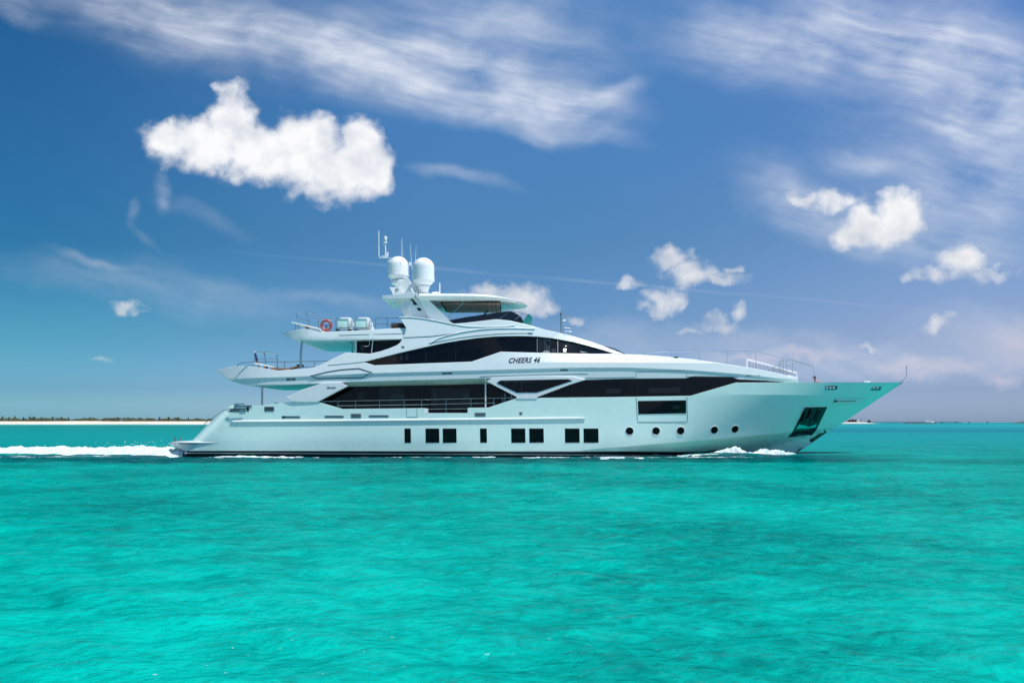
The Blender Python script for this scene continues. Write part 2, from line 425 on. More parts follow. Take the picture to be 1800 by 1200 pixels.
def bar(bm, p, q, w, h):
    """flat rectangular bar from p to q"""
    p, q = Vector(p), Vector(q); d = (q-p).normalized(); s = Vector((0, 1, 0)); n = d.cross(s).normalized()
    hexa(bm, [p+s*w+n*h, p-s*w+n*h, p-s*w-n*h, p+s*w-n*h], [q+s*w+n*h, q-s*w+n*h, q-s*w-n*h, q+s*w-n*h])
def B(): return bmesh.new()
def plate(name, poly, F, m, parent, d=.015, thick=.03, xs=None, label=None, zs=()):
    """thin glazing or trim standing d proud of the surface F, near side only"""
    if F is F_hull: xs = XS; zs = HZ; ln = HL
    else: ln = ()
    if xs is None:
        X = [P(a, b, F).x for a, b in (poly[0], *poly)]; xs = arange(math.ceil(min(X)), max(X), .8)
    return body(name, poly, off(F, -d), m, parent, thick=thick, mirror=False, xs=xs, label=label, zs=zs, lines=ln)
def strip(path, w):
    """outline of a ribbon w pixels wide along a path (photo pixels)"""
    n = len(path); L, R = [], []
    for i, (x, y) in enumerate(path):
        a = path[max(0, i-1)]; b = path[min(n-1, i+1)]; dx, dy = b[0]-a[0], b[1]-a[1]; l = math.hypot(dx, dy)
        L.append((x-dy/l*w/2, y+dx/l*w/2)); R.append((x+dy/l*w/2, y-dx/l*w/2))
    return L+R[::-1]
def closed_ring(name, poly, w, F, m, parent, d=.02):
    """outline drawn as a closed frame"""
    bm = B(); pts = []
    n = len(poly)
    for i in range(n):
        a, b = poly[i], poly[(i+1) % n]
        k = max(1, int(abs(b[0]-a[0])/18))
        for j in range(k): t = j/k; pts.append(P(a[0]+(b[0]-a[0])*t, a[1]+(b[1]-a[1])*t, off(F, -d)))
    tube(bm, pts, w, 6, close=True)
    return obj(name, bm, m, parent)

# ------------------------------------------------------------------ yacht
Y = thing('yacht', (0, YC, 0), 'large white three-deck motor yacht under way with black window bands and two radar domes', 'yacht')
XS = arange(-20, 27, .5)
HZ = [-.3, .15, .38, .62, .8, 1.0, 1.3, 1.59, 1.9, 2.2, 2.55, 2.9, 3.15, 3.4, 3.63, 3.86, 4.1, 4.4]
HL = [(3.24, .26, 20, 1.567), (-19.72, .83, -17.66, 2.83), (-20.0, .83, -17.94, 2.83), (-20.3, .83, -18.24, 2.83)]
hull_poly = [(335.5, 776), (350, 762), (367, 744), (383, 729), (398, 717), (407, 712.5), (418, 711), (440, 712.5), (462, 712), (500, 707.5), (513, 706), (558, 705.5), (602, 718.5),
    (745, 717), (747, 717), (747, 725.6), (822, 725.6), (822, 716.5), (858, 716), (907, 700), (908, 693.6), (943, 693.4), (943, 699), (1080, 697.5), (1213, 695.5), (1293, 672.3),
    (1450, 672), (1588, 672), (1530, 710.5), (1463, 755), (1425, 780), (1405, 792), (1385, 806), (1360, 816), (320, 812), (322, 790)]
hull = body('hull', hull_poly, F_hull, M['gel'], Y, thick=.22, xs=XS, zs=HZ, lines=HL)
# deck sheets inside the shell, transom across the stern
def deck(name, x0, x1, z, m, inset=.2, step=.5):
    bm = B(); prev = None
    for x in arange(x0, x1, step):
        zz = z(x) if callable(z) else z
        h = max(0.01, hb(x, zz)-inset); a = bm.verts.new((x, YC-h, zz)); b = bm.verts.new((x, YC+h, zz))
        if prev: bm.faces.new((prev[0], a, b, prev[1]))
        prev = (a, b)
    return obj(name, bm, m, Y)
deck('main_deck', -17.4, 12, 2.35, M['teak'])
deck('foredeck', 11.5, 25.0, 4.09, M['teak'])
bm = B(); L = [P(335.5, 776, F_hull), P(367, 744, F_hull), P(398, 717, F_hull), P(410, 712, F_hull)]
pr = None
for p in L:
    a = bm.verts.new(p+Vector((.03, .05, 0))); b = bm.verts.new((p.x+.03, 2*YC-p.y-.05, p.z))
    if pr: bm.faces.new((pr[0], a, b, pr[1]))
    pr = (a, b)
obj('transom', bm, M['gel'], Y)
# black boot top, white line and antifouling
plate('boot_stripe', [(322, 791.2), (500, 792), (900, 793), (1100, 793), (1232, 794), (1262, 790), (1262, 812), (322, 808)], F_hull, M['boot'], Y, d=.012, xs=XS, zs=(.15,))
plate('waterline_stripe', strip([(322, 795.6), (500, 796.5), (700, 797.6), (900, 798.4), (1050, 799), (1200, 799.6)], .9), F_hull, M['white'], Y, d=.025, xs=XS)
def F_rail(X, Z):
    zb = interp(X, (-17.9, -7, 0, 4.6), (2.13, 2.24, 2.32, 2.38))
    return F_hull(X, Z)-.075+max(0, Z-zb)*.6
body('rub_rail', [(405, 740.8), (411, 738.3), (600, 737.2), (740, 735.8), (860, 734.6), (1016, 732.6), (1029, 735.2), (1016, 736), (860, 737.6), (740, 738.8), (600, 740.2), (411, 741.4)],
     F_rail, M['gel2'], Y, thick=.07, xs=XS)
# swim platform
def F_plat(X, Z):
    y = .18+(.25*max(0, -19.9-X)**2 if X < -19.9 else 0)+(max(0, X+18.8)**2*.10 if X > -18.8 else 0)
    return y+max(0, .80-Z)*1.1+max(0, Z-.80)*.5
body('swim_platform', [(296, 778.6), (303, 776.4), (312, 775.3), (345, 775.2), (375, 776.3), (395, 777.6), (409, 779.4), (398, 783.5), (375, 787), (345, 790.3), (322, 790.6), (310, 786), (298, 780)],
     F_plat, M['gel2'], Y, xs=XS, zs=(.80,))
plate('platform_edge_strip', strip([(298, 779.3), (330, 779.6), (371, 779.9)], 1.0), F_plat, M['black'], Y, d=.03)
for a, b in ((308, 307.7), (317, 318.8)):
    bm = B(); tube(bm, [P(a, 775.4, 2.2), P(b, 768, 2.2)], .055); lathe(bm, [(.09, 0), (.09, .05)], P(a, 775.4, 2.2), seg=10); obj('platform_bollard', bm, M['steeldk'], Y)
# transom corner with mooring recess
plate('mooring_recess', [(401, 723.6), (407, 718.6), (432, 718), (432, 723.8)], F_hull, M['steeldk'], Y)
rec = plate('mooring_recess', [(422, 718.6), (431.5, 718.4), (431.5, 723.4), (421, 723.4)], F_hull, M['polished'], Y, d=.04)
plate('mooring_recess', [(433.5, 715), (437.5, 715), (437.5, 722.5), (433.5, 722.5)], F_hull, M['black'], Y)
bm = B()
tube(bm, [P(401, 717.8, .0), P(409, 718.4, -.03), P(431, 717.6, -.05)], .03)
tube(bm, [P(412, 713.2, .15), P(412.5, 710, .15), P(428, 709.6, .15), P(430, 712.6, .15)], .035)
tube(bm, [P(412, 713, .1), P(443, 713.6, .1)], .05)
tube(bm, [P(352, 756, .7), P(352, 752, .7), P(362, 742, .7), P(397, 719, .6), P(402, 717.6, .3), P(409, 717.8, .1)], .018)
tube(bm, [P(364, 748, .7), P(363, 741.5, .7)], .015); tube(bm, [P(381, 734, .6), P(379, 731, .6)], .015)
obj('stern_handrail', bm, M['steel'], Y)
bm = B(); tube(bm, [P(483, 710, .1), P(484, 708, .1), P(487, 708, .1), P(488, 710, .1)], .03); obj('quarter_cleat', bm, M['steel'], Y)
bm = B(); tube(bm, [P(460.9, 677, .6), P(460.6, 714, .6)], .065, 10); obj('deck_pillar', bm, M['steel'], Y)
bm = B(); tube(bm, [P(531, 599, .7), P(529.6, 610, .7), P(528.6, 625, .7), P(528.6, 649, .7)], .07, 10); obj('deck_pillar', bm, M['steel'], Y)

# --- upper deck band and bridge superstructure: one continuous moulding round the bridge windows
sup = [(380, 650.6), (396, 646.6), (413, 643.2), (430, 643.6), (455, 645.6), (470, 648), (490, 651.2), (505, 649.6), (527, 648.6), (548, 646.5), (562, 641.5), (576, 635), (590, 627.5), (608, 619.6), (627, 620.3), (650, 621.4),
    (668, 617.5), (684, 612.2), (697, 606.8), (703, 602.4), (709, 593), (712, 584), (713.8, 576), (707, 566), (701, 557.2), (722, 557), (745, 559.6), (770, 564), (798, 568.9), (818, 567.2), (842, 564.4), (872, 561), (895, 563.2), (920, 568.8), (938, 573.2),
    (958, 579.5), (985, 585.2), (1010, 591.4), (1040, 600.4), (1062, 608.5), (1082, 616.6), (1096, 621.4),
    (1078, 620.9), (1060, 615.2), (1040, 609.3), (1010, 601.6), (970, 594.4), (945, 591.6), (920, 590.6), (895, 590.8), (870, 591.4), (840, 594), (810, 598), (780, 603), (740, 611.6), (700, 620.8), (640, 636.2), (658, 641.8),
    (700, 640.3), (740, 638.7), (790, 636.9), (829, 635.4), (855, 626.5), (880, 618), (960, 620.3), (1040, 621.6), (1077, 621.5), (1098, 622.2),
    (1120, 623), (1150, 624.7), (1180, 627.2), (1220, 631), (1260, 637), (1300, 643.2), (1340, 650), (1370, 656.3), (1392, 662.4), (1402, 667), (1404, 671.5), (1378, 671.2), (1345, 668.4), (1290, 666.2), (1210, 664.6), (1100, 665.4), (1028, 667.6), (990, 665.2), (955, 662),
    (858, 665), (740, 668.3), (612, 671.8), (560, 674), (505, 676), (437, 677.4), (420, 674), (402, 667.5)]
zl = list(zip(ZLX, ZLZ))
superstructure = body('superstructure', sup, F_up, M['gel2'], Y, xs=arange(-19, 18, .5), zs=[5.9, 6.3, 6.8, 7.3, 7.8, 8.3],
     lines=[(a[0], a[1]-q, b[0], b[1]-q) for a, b in zip(zl, zl[1:]) for q in (0, .035, .07)])
body('bridge_glazing', [(632, 634), (700, 617), (800, 596), (870, 588), (945, 588), (1010, 597), (1072, 618), (1092, 624), (1050, 630), (880, 626), (830, 640), (655, 646)], off(F_up, .11), M['glass'], Y, xs=arange(-10, 9, .5), zs=[5.9, 6.4, 7, 7.5])
# things seen through and on the bridge glass
Fg = off(F_up, .11)
for q in ([(747.3, 609), (748.5, 609), (748.5, 638), (747.3, 638)], [(801, 597), (802, 597), (801.4, 636), (800.4, 636)], [(863, 591), (865, 591), (883.5, 618), (882, 618)], [(943.8, 590.5), (944.8, 590.5), (944.8, 620), (943.8, 620)],
          [(980, 596), (981, 596), (981, 621), (980, 621)]):
    plate('window_mullion', q, Fg, M['grey'] if q[0][0] > 940 else M['glass2'], Y, d=.012)
plate('window_curtain', [(956, 593.5), (958.2, 594), (958.2, 620), (956, 620)], Fg, M['glass3'], Y, d=.010)
plate('window_curtain', [(946, 592), (955, 593), (955, 620), (946, 620)], Fg, M['glass2'], Y, d=.008)
plate('window_curtain', [(959.5, 594.5), (967.5, 596), (967.5, 620), (959.5, 620)], Fg, M['glass3'], Y, d=.008)
for q in ([(690, 624), (696, 623), (696, 634), (690, 635)], [(703, 622), (708, 621), (708, 633), (703, 634)], [(713, 621), (718, 620), (718, 632), (713, 633)]):
    plate('window_curtain', q, Fg, M['glass2'], Y, d=.008)
for q in ([(990, 612.5), (995.5, 612.5), (995, 618.5), (990, 618.5)], [(1019, 616.8), (1024, 617.2), (1035, 620), (1022, 620.2)]):
    plate('bridge_console', q, Fg, M['console'], Y, d=.014)
# helm chair seen through the glass: headrest and shoulder
plate('helm_seat', [(953, 620.4), (955, 617.3), (958.5, 616), (963, 616.2), (966, 618), (967.5, 620.6)], Fg, M['grey'], Y, d=.02)
plate('helm_seat', [(968.5, 620.8), (970, 614), (973, 612), (976.5, 613), (978, 620.9)], Fg, M['glass3'], Y, d=.016)
# sky lounge glass aft, its door pillar and curved pipe
body('lounge_glazing', [(626.5, 596), (714, 590), (708, 603), (690, 612), (650, 622.6), (640, 624), (626.5, 624)], const(1.0), M['glass'], Y)
plate('lounge_door_pillar', [(624, 597), (627, 597), (627, 620.6), (624, 620.5)], const(1.0), M['gel2'], Y, d=.1)
plate('lounge_door_pillar', [(655, 596), (656.3, 596), (653.6, 620), (652.4, 620)], const(.6), M['white'], Y, d=.05)
plate('window_curtain', [(634.5, 606), (639, 605), (639, 615.6), (634.5, 615.6)], const(1.0), M['glass3'], Y)
bm = B(); tube(bm, [P(649.6, 600, .9), P(649.6, 606, .9), P(647.5, 608, .9), P(640, 608.4, .9)], .03); obj('lounge_handrail', bm, M['steel'], Y)
# --- sundeck overhang
body('sundeck', [(497, 585.2), (508, 582.6), (522, 579.6), (532, 577.6), (541, 578.3), (551, 581), (561, 583.6), (600, 582.2), (640, 580), (700, 576.6), (760, 576.2), (800, 577.2), (829, 578.8),
     (815, 583), (795, 587.6), (765, 591.8), (709, 596), (640, 597.4), (580, 598.4), (530, 599), (515, 596.6), (507, 593.4)], F_sd, M['gel2'], Y, xs=arange(-15, -2, .4), zs=[7.35, 7.6])
plate('cap_rail_groove', strip([(596, 589.2), (680, 587), (740, 585.4), (757, 585)], 1.0), F_sd, M['groove'], Y, d=.01)
plate('deck_scupper', strip([(751, 584), (759, 583.8)], 1.6), F_sd, M['white'], Y, d=.03)
plate('fascia_groove', strip([(710, 593.5), (760, 591), (800, 585.6), (824, 580.8)], 1.4), off(F_up, -.0), M['groove'], Y, d=.012)
for px, py, y in ((533, 597, 1.0), (568, 603, 4.6), (603, 611, 6.8), (638, 605, 3.5)):
    p = P(px, py, y); bm = B(); lathe(bm, [(.0, -.02), (.10, -.02), (.10, .08)], (p.x, p.y, 7.36), seg=12); obj('downlight', bm, M['steeldk'], Y)
# soffit fairing above the side deck, and the saloon wall with its glass
def F_sof(X, Z):
    zb = interp(X, (-11, -1.5), (4.64, 4.91)); return .06+max(0, zb-Z)*3.2
body('side_deck_soffit', [(604, 670.5), (740, 667), (862, 663.6), (866, 674.5), (780, 676.2), (612, 679.5)], F_sof, M['gel'], Y, thick=.1, xs=arange(-11, 0, .5), mirror=False)
sal = body('saloon_wall', [(556, 690), (600, 664), (915, 660), (915, 740), (556, 740)], const(1.35), M['glass'], Y)
for x0, x1, y0, y1, mm in ((629, 641, 688, 702, 'glass2'), (686, 711, 693, 715, 'glass3'), (761, 767.5, 691, 714, 'glass3'), (812, 826, 691, 709, 'glass3'), (667, 711, 681, 716, 'glass2'), (758, 826, 682, 716, 'glass2')):
    plate('saloon_window', [(x0, y1), (x0, y0+(3 if x0 == 686 else 0)), (x0+6, y0), (x1, y0), (x1, y1)], const(1.35), M[mm], Y, d=.02 if mm == 'glass2' else .03)
for px in (667, 741, 833):
    plate('saloon_mullion', [(px, 676), (px+1, 676), (px+1, 720), (px, 720)], const(1.35), M['glass2'], Y, d=.035)
# wing at the after end of the side deck
def F_wing(X, Z): return -.03+max(0, .0+ (3.45-Z))*.12
wing = body('side_wing', [(501, 698.6), (530, 684.5), (566, 673.4), (576, 672.2), (600, 672.4), (612, 678.2), (585, 692), (560, 705.6), (556, 706.6), (516, 706.4), (512, 704.2)], F_wing, M['gel2'], Y, thick=.3)
# Y-shaped bracket
def F_br(X, Z): return YC-hb(X, 4.0)-.03
body('bracket', [(855, 670), (866, 663.9), (955, 660.8), (1008, 662), (1029, 667.4), (1000, 676.5), (945, 697.6), (943, 701), (907.6, 701), (907.4, 697), (880, 683)], F_br, M['gel2'], Y, thick=.25)
plate('bracket_window', [(873, 673), (879, 668.6), (998, 666.2), (1006, 668.9), (943.6, 689.6), (908.2, 689.8)], F_br, M['glass'], Y, d=.02)
bm = B()
for a, b in (((887, 671), (939, 671)), ((916.5, 672), (916.5, 688)), ((908, 673), (900, 681)), ((887.5, 671), (887.5, 676))):
    bar(bm, P(*a, off(F_br, -.055)), P(*b, off(F_br, -.055)), .004, .018)
obj('stair_rail_behind_glass', bm, M['glass3'], Y)
# forward window band
def F_band(X, Z): return YC-hb(X, 3.9)+.09
body('forward_glazing', [(940, 702), (1000, 672), (1030, 663), (1100, 661), (1210, 660.5), (1300, 662), (1382, 667), (1382, 674.5), (1293, 675), (1213, 699), (1080, 702)], F_band, M['glass'], Y, thick=.05, xs=arange(1, 18, .5), mirror=True)
plate('window_blind', [(1140.5, 681.5), (1195, 680.6), (1195.5, 690.5), (1138.5, 691)], F_band, M['glass2'], Y, d=.02)
plate('window_blind', [(1066, 683), (1091, 682.6), (1091.6, 691), (1065, 691.4)], F_band, M['glass2'], Y, d=.012)
plate('window_mullion', [(1119, 666), (1120, 666), (1120, 697), (1119, 697)], F_band, M['glass2'], Y, d=.03)
plate('window_mullion', [(1206, 666), (1207, 666), (1207.4, 696), (1206.4, 696)], F_band, M['glass2'], Y, d=.03)
plate('fairing', [(1378, 667), (1386, 667.5), (1388, 672.8), (1378, 672.4)], off(F_band, -.02), M['gel2'], Y)
# fold-down balcony and seams
Fb = F_hull
plate('balcony_window', [(1121.5, 704.4), (1206, 703.2), (1206.2, 726.2), (1122.4, 727.6)], Fb, M['glass'], Y, d=.02)
plate('window_blind', [(1182, 712.5), (1194, 712), (1195, 718.4), (1183, 719)], Fb, M['glass2'], Y, d=.035)
bm = B()
for a, b in (((1118.4, 697.5), (1120.6, 740)), ((1120.6, 741.4), (1208, 741.2)), ((1207.6, 697), (1208.8, 740))):
    pts = [P(a[0]+(b[0]-a[0])*t/8, a[1]+(b[1]-a[1])*t/8, off(Fb, -.008)) for t in range(9)]; tube(bm, pts, .013, 6)
obj('balcony_door_seam', bm, M['groove'], Y); bm = B()
for a, b in (((1117.6, 654), (1118.6, 666)), ((1118, 653), (1203.6, 652)), ((1206.6, 654.5), (1207, 665))):
    pts = [P(a[0]+(b[0]-a[0])*t/8, a[1]+(b[1]-a[1])*t/8, off(F_up, -.006)) for t in range(9)]; tube(bm, pts, .009, 6)
obj('roof_panel_seam', bm, M['groove'], Y); bm = B()
for a, b in (((1100.5, 623.6), (1101.5, 633.5)), ((1101.5, 633.5), (1120, 633.5))):
    pts = [P(a[0]+(b[0]-a[0])*t/8, a[1]+(b[1]-a[1])*t/8, off(F_up, -.006)) for t in range(9)]; tube(bm, pts, .009, 6)
obj('hatch_seam', bm, M['groove'], Y)
# hull windows and portholes
for x0, x1 in ((711, 722), (748, 772), (778.3, 802.3), (843.8, 855.6), (898.5, 923.3), (930.3, 955.6), (993, 1018.6), (1025.8, 1051.8)):
    plate('hull_window', [(x0, 752.8), (x1, 752.8), (x1+.4, 777.6), (x0+.4, 777.8)], Fb, M['glass'], Y, d=.012)
for px, py in ((1106.6, 757.2), (1153.2, 757), (1196.4, 756.6), (1255.6, 755.2), (1292, 753.8)):
    c = P(px, py, Fb); R = .235; e = .05
    n = Vector((-(F_hull(c.x+e, c.z)-F_hull(c.x-e, c.z))/(2*e), 1, -(F_hull(c.x, c.z+e)-F_hull(c.x, c.z-e))/(2*e))).normalized()*-1
    bm = B(); lathe(bm, [(R, -.05), (R, .012), (R-.012, .02), (0, .02)], c, n, 28); ph = obj('porthole', bm, M['glass'], Y)
    bm = B(); lathe(bm, [(R+.045, -.02), (R+.04, .018), (R+.005, .024), (R+.005, -.02)], c, n, 28); obj('porthole_frame', bm, M['gel2'], ph)
# vents, fairleads, lights on the topsides
def quad(x0, y0, x1, y1, sk=0): return [(x0, y1), (x0+sk, y0), (x1+sk, y0), (x1, y1)]
for q in ((465, 714.8, 481.6, 722),):
    v = plate('fairlead', quad(*q), Fb, M['black'], Y, d=.02)
    for i in range(3): plate('fairlead_roller', quad(467+i*5, 716.4, 470.4+i*5, 720.6), Fb, M['steeldk'], v, d=.04)
plate('engine_vent', quad(495.5, 731, 527.5, 734.4), Fb, M['steeldk'], Y, d=.015); plate('engine_vent', quad(495.5, 731, 502, 734.4), Fb, M['black'], Y, d=.02)
for q in ((571, 730.2, 604, 733.8), (648.6, 729.4, 683, 733)): plate('engine_vent', quad(*q), Fb, M['steeldk'], Y, d=.015)
for q in ((617, 726.8, 634.6, 733.8), (834.6, 725, 853.6, 731.2)):
    v = plate('mooring_port', quad(*q), Fb, M['grey'], Y, d=.02); plate('port_cover', quad(q[0]+2, q[1]+1.4, q[2]-2, q[3]-1.4), Fb, M['steeldk'], v, d=.035)
plate('shore_socket', quad(913, 724, 918, 729), Fb, M['grey'], Y, d=.01)
for q in ((503.6, 664.4, 511.4, 668.8), (512.4, 664.2, 519.4, 668.4), (777, 654.4, 785.6, 657.8), (786, 654.2, 795, 657.6), (984.6, 648.8, 998, 651.8)):
    plate('deck_vent', quad(*q), F_up, M['grey'], Y, d=.01)
plate('deck_vent', quad(1312, 658.6, 1320, 661.2), F_up, M['grey'], Y, d=.01); plate('deck_vent', quad(1321, 659.4, 1336, 661.4), F_up, M['groove'], Y, d=.008)
plate('nav_light', quad(706, 608.4, 710.4, 610.2), F_up, M['black'], Y, d=.03)
for path, w, dd in (([(843, 661.9), (900, 660), (960, 658.2), (1033, 656.8)], .9, .012), ([(1028, 664.4), (1060, 663.8), (1116, 662.8)], .8, .012), ([(1207.6, 661.6), (1250, 662), (1298, 662.8)], .8, .012),
                    ([(754, 604), (780, 598.6), (810, 593.4), (840, 589.8), (870, 587.2), (900, 586), (936, 585.8)], 1.3, .012), ([(576.5, 642), (610, 639), (642, 635.6)], .9, .012), ([(928, 585.3), (936.5, 585.6)], 2.0, .03)):
    plate('drip_groove_shade', strip(path, w), F_up, M['groove'], Y, d=dd)  # proud strips whose dark colour stands in for drip channel shadow
# hexagonal outline on the band
closed_ring('accent_outline', [(545.5, 660.8), (575, 653.6), (600, 649.6), (631, 647.4), (654, 654.6), (637.5, 663.4), (557.5, 665.6)], .03, F_up, M['black'], Y, d=.0)
# raised spear edges along the mouldings
def ridge(name, path, r, F, d=-.0, parent=Y, m='gel2'):
    bm = B(); pts = []
    for a, b in zip(path, path[1:]):
        k = max(1, int(abs(b[0]-a[0])/12))
        for j in range(k): t = j/k; pts.append(P(a[0]+(b[0]-a[0])*t, a[1]+(b[1]-a[1])*t, off(F, d)))
    pts.append(P(*path[-1], off(F, d))); tube(bm, pts, r, 8); return obj(name, bm, M[m], parent)
ridge('moulding', [(757, 602.6), (770, 595), (785, 589.8), (812, 583.6), (842, 579), (872, 577), (905, 576.8), (940, 578)], .05, F_up)
ridge('moulding', [(702, 557.6), (722, 557.4), (745, 560), (770, 564.4), (798, 570.2), (820, 573.6), (850, 574.6), (885, 573.6), (905, 572)], .04, F_up)
# --- bow: knuckle lamps, hawse slot, anchor pocket
bowd = lambda d: off(F_hull, -d)
for q, n in (([(1451, 684.4), (1451, 678), (1471.8, 677.6), (1472.4, 679), (1471.6, 684.4), (1466, 685.4)], 3), ([(1531, 684.6), (1535, 680), (1549.8, 679.8), (1547, 686), (1532, 685.8)], 2)):
    v = plate('docking_light', q, F_hull, M['steeldk'], Y, d=.03)
    for i in range(n):
        x = q[0][0]+2.4+i*6; bm = B(); c = P(x+ (2.5 if n == 2 else 0), 681.6, bowd(.05)); lathe(bm, [(0, .03), (.07, .02), (.085, -.02)], c, (0, -1, 0), 14); obj('lamp', bm, M['lamp'], v)
v = plate('bow_fairlead', [(1464.6, 709.6), (1469, 700.4), (1523.6, 700.4), (1516, 709.6)], F_hull, M['white'], Y, d=.06)
plate('fairlead_recess', [(1470, 704), (1504, 703.8), (1504, 705.8), (1469, 706)], F_hull, M['cream'], v, d=.075)
plate('fairlead_recess', [(1466.4, 706.6), (1467.4, 703.6), (1472, 703.6), (1471, 706.6)], F_hull, M['dkbrown'], v, d=.085)
v = plate('anchor_pocket', [(1385.5, 768), (1394.6, 757.6), (1415.4, 716), (1454.4, 715.4), (1444, 737), (1427.6, 765.2)], F_hull, M['pocket'], Y, d=.05)
plate('pocket_recess', [(1399, 752), (1417.5, 717.2), (1452, 716.8), (1441.5, 740), (1435, 750)], F_hull, M['black'], v, d=.07)
plate('pocket_plate', [(1399.6, 752.6), (1405, 745.4), (1424, 747.2), (1436, 745), (1433, 751.4), (1399, 753.2)], F_hull, M['steel'], v, d=.10)
bm = B(); A_ = lambda x, y, d=.20: P(x, y, bowd(d))
hexa(bm, [A_(1403, 746, .08), A_(1422, 751, .08), A_(1434, 746, .08), A_(1426, 736, .08)], [A_(1404, 742), A_(1420, 744), A_(1433, 741), A_(1424, 732)])
bar(bm, A_(1424, 745), A_(1427, 720), .06, .07); bar(bm, A_(1412, 744), A_(1416, 722), .03, .09); bar(bm, A_(1432, 742), A_(1441, 721), .03, .10)
lathe(bm, [(.12, -.08), (.12, .08)], A_(1424, 730, .14), (0, 1, 0), 14)
obj('anchor', bm, M['black'], v)
plate('stem_guard', strip([(1452, 757.6), (1446, 761.4), (1437, 767.4), (1425, 775.4)], 5), F_hull, M['pocket'], Y, d=.07)
# faint seam of the forefoot stays in the hull mesh; jackstaff
bm = B(); tube(bm, [(26.4, YC, 4.8), P(1587, 669, YC), P(1593.6, 661.6, YC), P(1593.6, 646, YC)], .02); lathe(bm, [(.035, 0), (.035, .08), (0, .11)], P(1593.6, 646, YC), seg=10)
obj('jackstaff', bm, M['steel'], Y)
bm = B(); p = P(1523, 671.4, 3.2); box(bm, (p.x-.25, p.y-.1, p.z-.15), (p.x+.25, p.y+.1, p.z+.06), bev=.03); obj('bow_cleat', bm, M['white'], Y)

# --- rails
def rail(name, runs, r, F, parent=Y, m='steel'):
    bm = B()
    for rn in runs:
        pts = []
        for a, b in zip(rn, rn[1:]):
            k = max(1, int(math.hypot(b[0]-a[0], b[1]-a[1])/25))
            for j in range(k): t = j/k; pts.append(P(a[0]+(b[0]-a[0])*t, a[1]+(b[1]-a[1])*t, F))
        pts.append(P(*rn[-1], F)); tube(bm, pts, r, 6)
    return obj(name, bm, M[m], parent)
sr = const(.1)
rail('side_deck_rail', [[(566, 705.4), (640, 704), (745, 702.2), (850, 700), (904, 699)], [(592, 712.8), (745, 710.8), (822, 709), (870, 708)], [(747, 718.8), (822, 718)]]
     + [[(x, y), (x, b)] for x, y, b in ((594, 704.8, 716), (625, 704, 718.4), (667, 703.6, 718.2), (710.5, 702.8, 717.8), (741, 702.2, 717.4), (784, 701.4, 725.6), (828, 700.4, 716.4), (868, 699.8, 713), (883.5, 699.6, 708), (887.5, 691, 706), (898.6, 693, 702))], .021, sr)
rail('side_deck_pillar', [[(853.4, 663), (853.4, 716.4)]], .05, const(.2), m='white')
bm = B(); box(bm, P(746.5, 717.6, .05), P(754.4, 725.4, .9)); obj('gangway_locker', bm, M['gel2'], Y)
rail('boarding_gate_seam', [[(715, 718.4), (715, 732.6), (733, 732.4), (733, 718)]], .012, off(F_hull, -.006), m='groove')
ff = lambda X, Z: F_up(X, min(Z, 5.0))+.18
rail('foredeck_rail', [[(1131, 622.8), (1137, 618.6), (1200, 618.2), (1280, 617.4), (1328, 616.8), (1350, 623), (1377, 630.8)]]
     + [[(x, 618 if x < 1330 else 631), (x+.6, b)] for x, b in ((1180, 628), (1228.6, 634), (1277.6, 641), (1327.8, 649.5), (1376.6, 658))], .017, ff)
rail('foredeck_rail', [[(1382.6, 671), (1382, 632), (1384, 631), (1394, 633.4), (1427, 643), (1430.4, 646.4), (1430.8, 671)], [(1392.8, 633.4), (1393.2, 656)], [(1382, 642), (1393, 645)]], .02, const(1.9))
rail('far_bulwark_rail', [[(1312.4, 631.6), (1345, 640), (1372, 648), (1400, 655.4), (1401, 665)], [(1312.4, 631.6), (1312.8, 646)]], .06, const(6.6), m='white')
rail('far_foredeck_rail', [[(1312, 636+i*3), (1395, 655+i*2.0)] for i in range(3)]+[[(x, 631+(x-1312)*.27), (x, 645+(x-1312)*.23)] for x in range(1318, 1392, 6)], .012, const(6.6))
rail('foredeck_gate', [[(1370, 655), (1369.6, 638), (1371.6, 634.4), (1375, 634.4), (1376.4, 638), (1376.6, 655)], [(1373, 638), (1373, 655)], [(1357.6, 645), (1369.4, 643.4)], [(1357.6, 645), (1357.6, 652)]], .018, const(2.8))
for x in (1351, 1361.4): rail('deck_post', [[(x, 648), (x, 653)]], .03, const(2.8))
bm = B()
for a, b in ((-.2, 0), (0, .2)):
    pass
hexa(bm, [P(1386, 671.6, 2.4), P(1403, 671.6, 2.4), P(1403, 671.6, 6.6), P(1386, 671.6, 6.6)], [P(1384, 659, 2.4), P(1403, 663.5, 2.4), P(1403, 663, 6.6), P(1384, 658, 6.6)])
obj('foredeck_locker', bm, M['gel2'], Y)
rail('windscreen_wiper', [[(1057, 608), (1072, 611.6), (1085, 616.6), (1098, 621.4)], [(1062, 608.6), (1080, 612.2), (1094, 620)]], .022, const(3.6), m='black')
rail('foredeck_hatch', [[(1184, 627.6), (1192, 628)]], .04, const(1.2), m='black')
